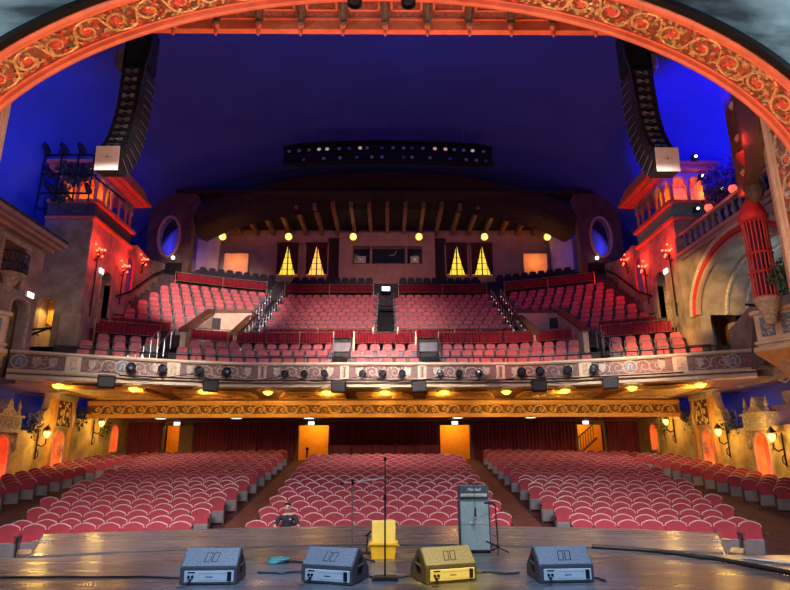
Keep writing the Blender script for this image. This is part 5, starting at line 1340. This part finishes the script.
def shrub(loc, rx, ry, rz, n, name, lab, m='leaf2', L=.3):
    mb = MB()
    for k in range(n):
        d = Vector((R.gauss(0, 1), R.gauss(0, 1), R.gauss(0, 1))).normalized()*R.uniform(.5, 1); c = Vector((d.x*rx, d.y*ry, d.z*rz))
        a = Vector((R.gauss(0, 1), R.gauss(0, 1), R.gauss(0, 1))).normalized()*L*R.uniform(.5, 1); e = a.cross(Vector((R.gauss(0, 1), R.gauss(0, 1), R.gauss(0, 1)))).normalized()*L*.25
        mb.add([c, c+a*.5+e, c+a, c+a*.5-e], [(0, 1, 2, 3)])
    for k in range(5): mb.tube([(R.uniform(-.2, .2), R.uniform(-.2, .2), -rz), (R.uniform(-.7, .7)*rx, R.uniform(-.7, .7)*ry, rz*.5)], .04, 5)
    o = mb.build(name, m, norm=False, loc=loc); return tag(o, lab, 'shrub', 'dark foliage around the towers')

shrub((-16.0, 27.85, 15.7), 1.2, .22, .75, 420, 'roof_shrub', 'dark dead foliage hung in front of the left tower arcade', 'leaf', .3)
shrub((-16.6, 27.85, 14.5), .6, .2, .5, 150, 'roof_shrub', 'dark foliage low at the outer side of the left tower arcade', 'leaf', .3)
def right_bridge():
    w = bpy.data.objects.new('wall_right_bridge', None); COL.objects.link(w); struct(w, 'arched stone bridge with a balustrade along the right of the balcony')
    op = archpts(19.8, 27.2, 4.5, 8.0, 10.5, 20)
    MB().prism([(17, 4.5), (17, 11.3), (28.05, 11.3), (28.05, 4.5)] + list(reversed(op)), 'x', 15, 15.5).build('arch_wall', 'stucco', w)
    for k, (r, m) in enumerate(((.0, 'plaster'), (.28, 'redpaint'), (.5, 'cream'))):
        MB().tube([(14.97-.02*k, 23.5-(3.7+r)*math.cos(PI*i/24), 8.0+(2.5+r)*math.sin(PI*i/24)) for i in range(25)], .13, 6).build('arch_band', m, w, smooth=True)
    mb = MB(); mb.loft([[(15.5, 23.5-3.7*math.cos(PI*i/16), 8.0+2.5*math.sin(PI*i/16)), (19.4, 23.5-3.7*math.cos(PI*i/16), 8.0+2.5*math.sin(PI*i/16))] for i in range(17)], closed=False); mb.build('vault', 'stucco', w)
    for x in (16.3, 17.3, 18.3): MB().tube([(x, 23.5-3.66*math.cos(PI*i/16), 8.0+2.46*math.sin(PI*i/16)) for i in range(17)], .09, 5).build('vault_rib', 'relief', w)
    MB().box(19.4, 19.6, 17, 28.4, 4.5, 11.2).build('back_wall', 'stucco', w)
    mb = MB(); mb.box(14.75, 15.7, 17, 28.05, 11.2, 11.38); mb.box(14.85, 15.5, 17, 28.05, 11.0, 11.2); mb.build('cornice', 'plaster', w)
    b = empty('balustrade', 'dark stone balustrade along the top of the right bridge', 'balustrade', (15.0, 0, 11.38))
    MB().box(-.14, .2, 17, 28.0, .84, .98).build('handrail', 'plaster', b)
    for k in range(20): MB().lathe([(.1, 0), (.1, .06), (.05, .14), (.12, .38), (.06, .62), (.09, .76), (.09, .84)], (.03, 17.5+.53*k, 0), 8).build('baluster', 'bluerelief', b, smooth=True)
    t = bpy.data.objects.new('wall_right_terrace', None); COL.objects.link(t); struct(t, 'low stucco stair wall inside the right bridge arch')
    MB().prism([(20, 4.5), (20, 7.4), (24.5, 7.9), (26.6, 7.1), (26.6, 4.5)], 'x', 15.9, 16.1).build('stair_wall', 'stucco', t)
    h = empty('terrace_handrail', 'dark handrail on the low stair wall inside the right bridge arch', 'handrail', (0, 0, 0))
    MB().tube([(15.8, 21.5, 6.9), (15.8, 23, 7.3), (15.8, 24.8, 7.9)], .055, 6).build('rail', 'black', h)
    MB().tube([(15.8, 23, 7.3), (15.95, 23, 7.15)], .03, 5).build('bracket', 'iron', h)
    shrub((16.6, 22.6, 8.3), .8, 1.2, .8, 420, 'terrace_shrub', 'dark shrub behind the low stair wall inside the right bridge arch', 'leaf')
    shrub((16.6, 25.6, 14.0), 1.3, 1.6, 1.3, 900, 'roof_shrub', 'dark bush in front of the right tower arcade')
    shrub((18.2, 26.3, 14.6), 1.3, 1.5, 1.6, 900, 'roof_shrub', 'dark bush filling the gap right of the right tower arcade')
    for i, (y, z) in enumerate(((25.2, 12.6), (23.2, 12.85))):
        t = empty('balustrade_lantern', ('red glowing lantern on the bridge balustrade nearest the right tower', 'red glowing lantern on the bridge balustrade nearest the stage')[i], 'lantern', (15.05, y, 12.36), 0, 'red lanterns on the bridge balustrade')
        MB().lathe([(0, .12), (.13, .15), (.18, .3), (.14, .42), (0, .42)], n=10).build('glass', 'g_lantern', t, smooth=True)
        MB().lathe([(.1, 0), (.04, .05), (.04, .13), (.12, .15)], n=8).lathe([(.18, .42), (.06, .52), (0, .58)], n=8).build('mount', 'iron', t)
        light('POINT', (14.6, y, 12.8), 14, (1.0, .1, .05), .1)
    for i, (x, z) in enumerate(((16.0, 16.4), (16.2, 15.3), (17.1, 14.6), (15.7, 13.5))):
        t = empty('tower_floodlight', 'small white floodlight %s on the right tower' % ('at the roof edge', 'just under the roof', 'in the arcade arch', 'below the arcade sill')[i], 'floodlight', (x, 27.3, z), 0, 'white floodlights on the right tower')
        MB().ball((0, -.1, 0), .07, 10, 7).build('lens', 'g_white', t, smooth=True); MB().rbox(-.14, .14, -.05, .2, -.14, .14, .03).build('housing', 'black', t); MB().box(-.03, .03, .1, .5, -.03, .03).build('arm', 'black', t)
    # splay wall, column and turret
    s2 = bpy.data.objects.new('wall_right_splay', None); COL.objects.link(s2); struct(s2, 'dark wall and brown column between the stage opening and the right bridge')
    MB().prism([(9.75, 13.5), (11.45, 16.9), (11.55, 16.9), (11.55, 17.5), (11.7, 17.5), (11.75, 17.0), (10.2, 13.4)], 'z', 9.6, 14.5).build('splay', 'browncol', s2)
    MB().lathe([(.05, 9.1), (.25, 9.3), (.3, 9.6), (.2, 9.9), (.18, 13.4), (.3, 13.8), (.34, 14.4), (.34, 14.7)], (11.6, 16.8, 0), 14).build('column', 'browncol', s2, smooth=True)
    mb = MB()
    for z in (10.2, 11.4, 12.6): mb.lathe([(.24, -.1), (.3, 0), (.24, .1)], (11.6, 16.8, z), 14)
    mb.build('column_ring', 'carved', s2)
    MB().lathe([(0, -.45), (.1, -.4), (.3, -.1), (.36, .05), (.36, .12), (0, .12)], (11.4, 16.45, 10.5), 12).build('corbel_bowl', 'redpaint', s2, smooth=True)
    mb = MB(); P = lambda u, v, k: (10.25 + (u-13.9)*.52 - k*.85, u, v)
    for z in range(10, 13):
        flower(mb, P, 14.6, z+.3, .22, .1); flower(mb, P, 15.7, z+.8, .18, .1)
    mb.build('red_ornaments', 'redpaint', s2, norm=False)
    mb = MB(); mb.prism([(10.0, 13.5), (10.55, 14.6), (10.75, 14.6), (10.3, 13.4)], 'z', 4.8, 9.6); mb.build('lower_reveal', 'carved', s2)
    t = empty('turret_cage', 'red lit grilled bartizan turret by the right end of the bridge', 'turret', (12.35, 18.2, 0))
    mb = MB(); mb.lathe([(.36, 9.0), (.44, 9.05), (.47, 9.2), (.4, 9.35), (.3, 9.6), (.15, 9.85), (.04, 10.0), (0, 10.2)], n=16); mb.build('cap', 'redpaint', t, smooth=True)
    mb = MB()
    for k in range(18): mb.tube([(.35*math.cos(2*PI*k/18), .35*math.sin(2*PI*k/18), 6.4), (.35*math.cos(2*PI*k/18), .35*math.sin(2*PI*k/18), 9.05)], .024, 5)
    for z in (6.4, 7.25, 7.9): mb.tube([(.36*math.cos(a), .36*math.sin(a), z) for a in [2*PI*k/18 for k in range(18)]], .05, 5, closed=True)
    mb.build('grille', 'redpaint', t)
    MB().lathe([(.22, 6.3), (.22, 9.05)], n=14).build('core', 'curtain', t, smooth=True)
    MB().lathe([(0, 5.5), (.15, 5.55), (.2, 5.8), (.35, 6.2), (.42, 6.35), (.4, 6.42), (0, 6.42)], n=16).build('corbel', 'carved', t, smooth=True)
    shrub((12.25, 17.1, 6.85), .35, .6, .5, 220, 'box_plant', 'dark trailing plant above the box front on the right', 'leaf', .2)
    d = empty('dark_drape', 'gathered charcoal drape hanging at the right end of the balcony front', 'drape', (13.35, 20.4, 4.5))
    mb = MB(); rows = []
    for z, r in ((0, .55), (.5, .5), (1.2, .42), (1.8, .3), (2.15, .14)):
        rows.append([(r*math.cos(2*PI*k/28)*(.55) * (1.15 if k % 2 else .85) + (.08*z), r*math.sin(2*PI*k/28)*(1.15 if k % 2 else .85), z) for k in range(28)])
    mb.loft(rows); mb.build('cloth', 'drape', d)
right_bridge()

def box_front(s):
    nm = 'left' if s < 0 else 'right'
    b = empty('box_parapet', 'cream box parapet with blue relief panels at the %s end of the balcony' % nm, 'box parapet', (s*12.45, 19.2, 0))
    ang = math.atan2(1.9, .75)      # runs towards the stage
    T = Matrix.Scale(s, 4, Vector((1, 0, 0))) @ Matrix.Rotation(-math.radians(62), 4, 'Z')
    mb = MB(); mb.box(0, 2.6, -.0, .25, 4.95, 6.05, T=T); mb.build('parapet', 'cream', b)
    mb = MB(); mb.rbox(-.1, 2.7, -.12, .3, 6.05, 6.2, .03, T=T); mb.rbox(-.08, 2.7, -.1, .3, 5.05, 5.17, .03, T=T); mb.rbox(-.1, 2.7, -.16, .3, 4.8, 4.97, .03, T=T); mb.build('mouldings', 'cream', b)
    for i, (a, c) in enumerate(((.18, .62), (.85, 1.6), (1.8, 2.45))):
        mb = MB(); mb.box(a, c, -.03, .01, 5.3, 5.95, T=T); p = mb.build('relief_panel', 'bluerelief', b)
        g = MB(); scrolls(g, g, lambda u, v, k: tuple(T @ Vector((u, -.03-k, v))), a+.04, c-.04, 5.34, 5.9, .4, .018); g.build('carving', 'relief', p, norm=False)
    mb = MB(); mb.loft([[tuple(T @ Vector(p)) for p in ((-.1, -.16, 4.8), (2.7, -.16, 4.8), (2.7, .8, 4.8), (-.1, .8, 4.8))], [tuple(T @ Vector(p)) for p in ((.5, .1, 4.2), (2.7, .1, 4.2), (2.7, .9, 4.2), (.5, .9, 4.2))], [tuple(T @ Vector(p)) for p in ((.9, .3, 3.6), (2.7, .3, 3.6), (2.7, .9, 3.6), (.9, .9, 3.6))]]); mb.build('corbelled_underside', 'ambergold', b)
    g = MB(); scrolls(g, g, lambda u, v, k: tuple(T @ Vector((u, .35-.42*(v-3.7)-k, v))), .3, 2.6, 3.75, 4.75, .7, .03); g.build('underside_carving', 'relief', b, norm=False)
    p = empty('carved_pier', 'carved stone pier standing under the %s box' % nm, 'pier', (s*13.6, 19.2, 0))
    MB().lathe([(.45, -.9), (.45, .3), (.34, .4), (.32, 1.9), (.42, 2.1), (.5, 2.4), (.5, 2.6), (.36, 2.7), (.34, 3.0)], n=8).build('shaft', 'carved', p)
    g = MB(); scrolls(g, g, lambda u, v, k: (-.34*s - k*s, -.1+u, v), -.3, .3, .5, 1.9, .3, .03); g.build('carving', 'relief', p, norm=False)
    MB().lathe([(0, 3.0), (.36, 3.0), (.5, 3.25), (.55, 3.4), (.55, 3.55), (0, 3.55)], n=10).build('capital', 'carved', p)
box_front(-1); box_front(1)
shrub((-13.2, 18.9, 5.5), .3, .5, .5, 160, 'box_plant', 'dark trailing plant above the box front on the left', 'leaf', .2)

# ================================================================== light
def lights():
    A = light
    # stage wash
    A('AREA', (0, 6.0, 9.2), 430, (.66, .82, 1.0), 5, (0, 8.5, 0), sy=2)
    for s in (-1, 1): A('AREA', (s*4, 5.0, 8.5), 270, (1.0, .86, .86), 4, (s*5.5, 15.6, -.6), sy=1.2, spread=math.radians(58))
    for x in (-2.06, -.6, 2.36): A('SPOT', (x*.6, 2.0, 6.5), 3000, (.32, .55, 1.0), .15, (x, 8.2, .2), 14, .6)
    A('SPOT', (1.7, 3.5, 6.5), 480, (.70, .92, 1.0), .1, (1.55, 10.4, .5), 12, .6)
    A('SPOT', (.5, 3.0, 6.0), 5000, (1.0, .62, .03), .1, (.98, 8.1, .15), 9.5, .4)
    A('SPOT', (.1, 4.0, 6.5), 2200, (1.0, .74, .08), .1, (.12, 9.95, .3), 7.5, .5)
    # seats
    A('AREA', (-4.5, 12.5, 11.3), 22, (1.0, .72, .66), 2.5, (-7, 20, -.3), sy=1, spread=math.radians(100))
    A('AREA', (4.5, 12.5, 11.3), 22, (1.0, .72, .66), 2.5, (7, 20, -.3), sy=1, spread=math.radians(100))
    A('SPOT', (0, 12.8, 11.5), 11000, (1.0, .66, .62), .4, (-1, 35, 9.5), 28, .8)
    A('SPOT', (-4, 12.8, 11.3), 27000, (1.0, .74, .70), .4, (-10.5, 35.5, 11.2), 23, .7)
    A('SPOT', (2, 13.5, 9.5), 15000, (1.0, .42, .16), .3, (12.2, 26.5, 6.3), 14, .6)
    A('SPOT', (2, 13.4, 10.5), 7500, (1.0, .45, .36), .3, (6.5, 29.5, 6.5), 18, .7)
    A('SPOT', (-1, 13.4, 10.5), 5500, (1.0, .5, .45), .3, (-1.5, 29.5, 6.5), 20, .7)
    # arch wash
    for s in (-1, 1):
        A('AREA', (s*4.5, 10.2, 2.5), 500, (1.0, .42, .22), 1.6, (s*7.5, 11.4, 10.5), sy=.6)
        A('AREA', (s*2.0, 13.9, 8.2), 55, (1.0, .30, .14), 1.0, (s*2.0, 12.7, 12.7), sy=.4)
        A('AREA', (s*12.5, 7.5, 8.0), 600, (.72, .92, 1.0), 1.5, (s*10.5, 10.8, 12.5), sy=1)
    A('POINT', (11.5, 17.3, 9.6), 14, (1.0, .05, .025), .2); A('POINT', (10.9, 16.2, 10.9), 12, (1.0, .05, .025), .2)
    # dome
    A('SPOT', (7.6, 12.7, 11.9), 34000, (.008, .004, 1.0), .25, (17.2, 27, 18.4), 27, .35)
    
    A('SPOT', (-7.6, 12.7, 11.9), 9000, (.04, .07, 1.0), .25, (-17.0, 26, 17.5), 36, .9)
    A('SPOT', (-18.8, 24, 11.5), 500, (.02, .08, 1.0), .4, (-19.5, 28, 15), 80, .9)
    A('AREA', (19, 35, 14), 60, (.03, .05, 1.0), 2, (19, 37, 20)); A('AREA', (-19, 35, 14), 60, (.03, .06, 1.0), 2, (-19, 37, 20))
    A('AREA', (0, 14.5, 13.5), 520, (.07, .12, 1.0), 8, (0, 27, 24), sy=1)
    for x in (-6.5, 0, 6.5): A('AREA', (x, 13.8, 9.6), 62, (1.0, .88, .80), 3, (x*1.55, 27.0 - abs(x)*.15, 5.3), sy=.5, spread=math.radians(28))  # unseen flat fills added to brighten the balcony front
    # rear of the balcony
    for s in (-1, 1):
        A('POINT', (s*11.6, 42.6, 16.2), 95, (1.0, .36, .05), .2)
        A('POINT', (s*15.6, 43, 17), 60, (.04, .08, 1.0), .3)
        A('POINT', (s*15.3, 40.4, 16.8), 25, (.04, .08, 1.0), .2)
    for x in (-12.9, -7.7, -2.6, 2.6, 7.8, 12.8): A('POINT', (x, 43.4, 18.2), 9, (1.0, .60, .25), .3)
    A('AREA', (0, 42, 15.2), 30, (1.0, .5, .42), 6, (0, 46.5, 17.5), sy=.5)
    # side walls warm
    A('SPOT', (3, 13.5, 9), 16000, (1.0, .62, .18), .3, (15.3, 28.2, 9.0), 14, .5)
    A('SPOT', (-4, 13, 11), 500, (1.0, .80, .66), .4, (-15.5, 25, 9), 34, .8)
    A('SPOT', (3, 13, 10), 330, (1.0, .80, .66), .4, (13.5, 20, 7), 40, .8)
    A('POINT', (17.2, 24, 8.8), 60, (.5, .75, 1.0), .3)
    A('POINT', (-15.9, 26.8, 8.5), 12, (1.0, .75, .5), .3)  # added fill brightening the dark strip by the facade, no lamp stands here
    # halls behind the doors
    for (a, b), e in zip(DOORS, (45, 75, 75, 45)): A('POINT', ((a+b)/2, 38.5, 3.7), e, (1.0, .60, .12), .3)
    # house front wash on the balcony face
    A('AREA', (0, 14, 11.0), 230, (1.0, .86, .80), 5, (0, 28, 6.4), sy=.8, spread=math.radians(50))
    W = bpy.data.worlds.new('house_dark'); S.world = W; W.use_nodes = True
    b = W.node_tree.nodes['Background']; b.inputs[0].default_value = (.35, .38, .5, 1); b.inputs[1].default_value = .12
lights()
S.view_settings.view_transform = 'Standard'; S.view_settings.look = 'None'; S.view_settings.gamma = 1; S.view_settings.use_curve_mapping = False
S.view_settings.exposure = 0.3
S.cycles.use_denoising = True
S.cycles.max_bounces = 6; S.cycles.sample_clamp_indirect = 4
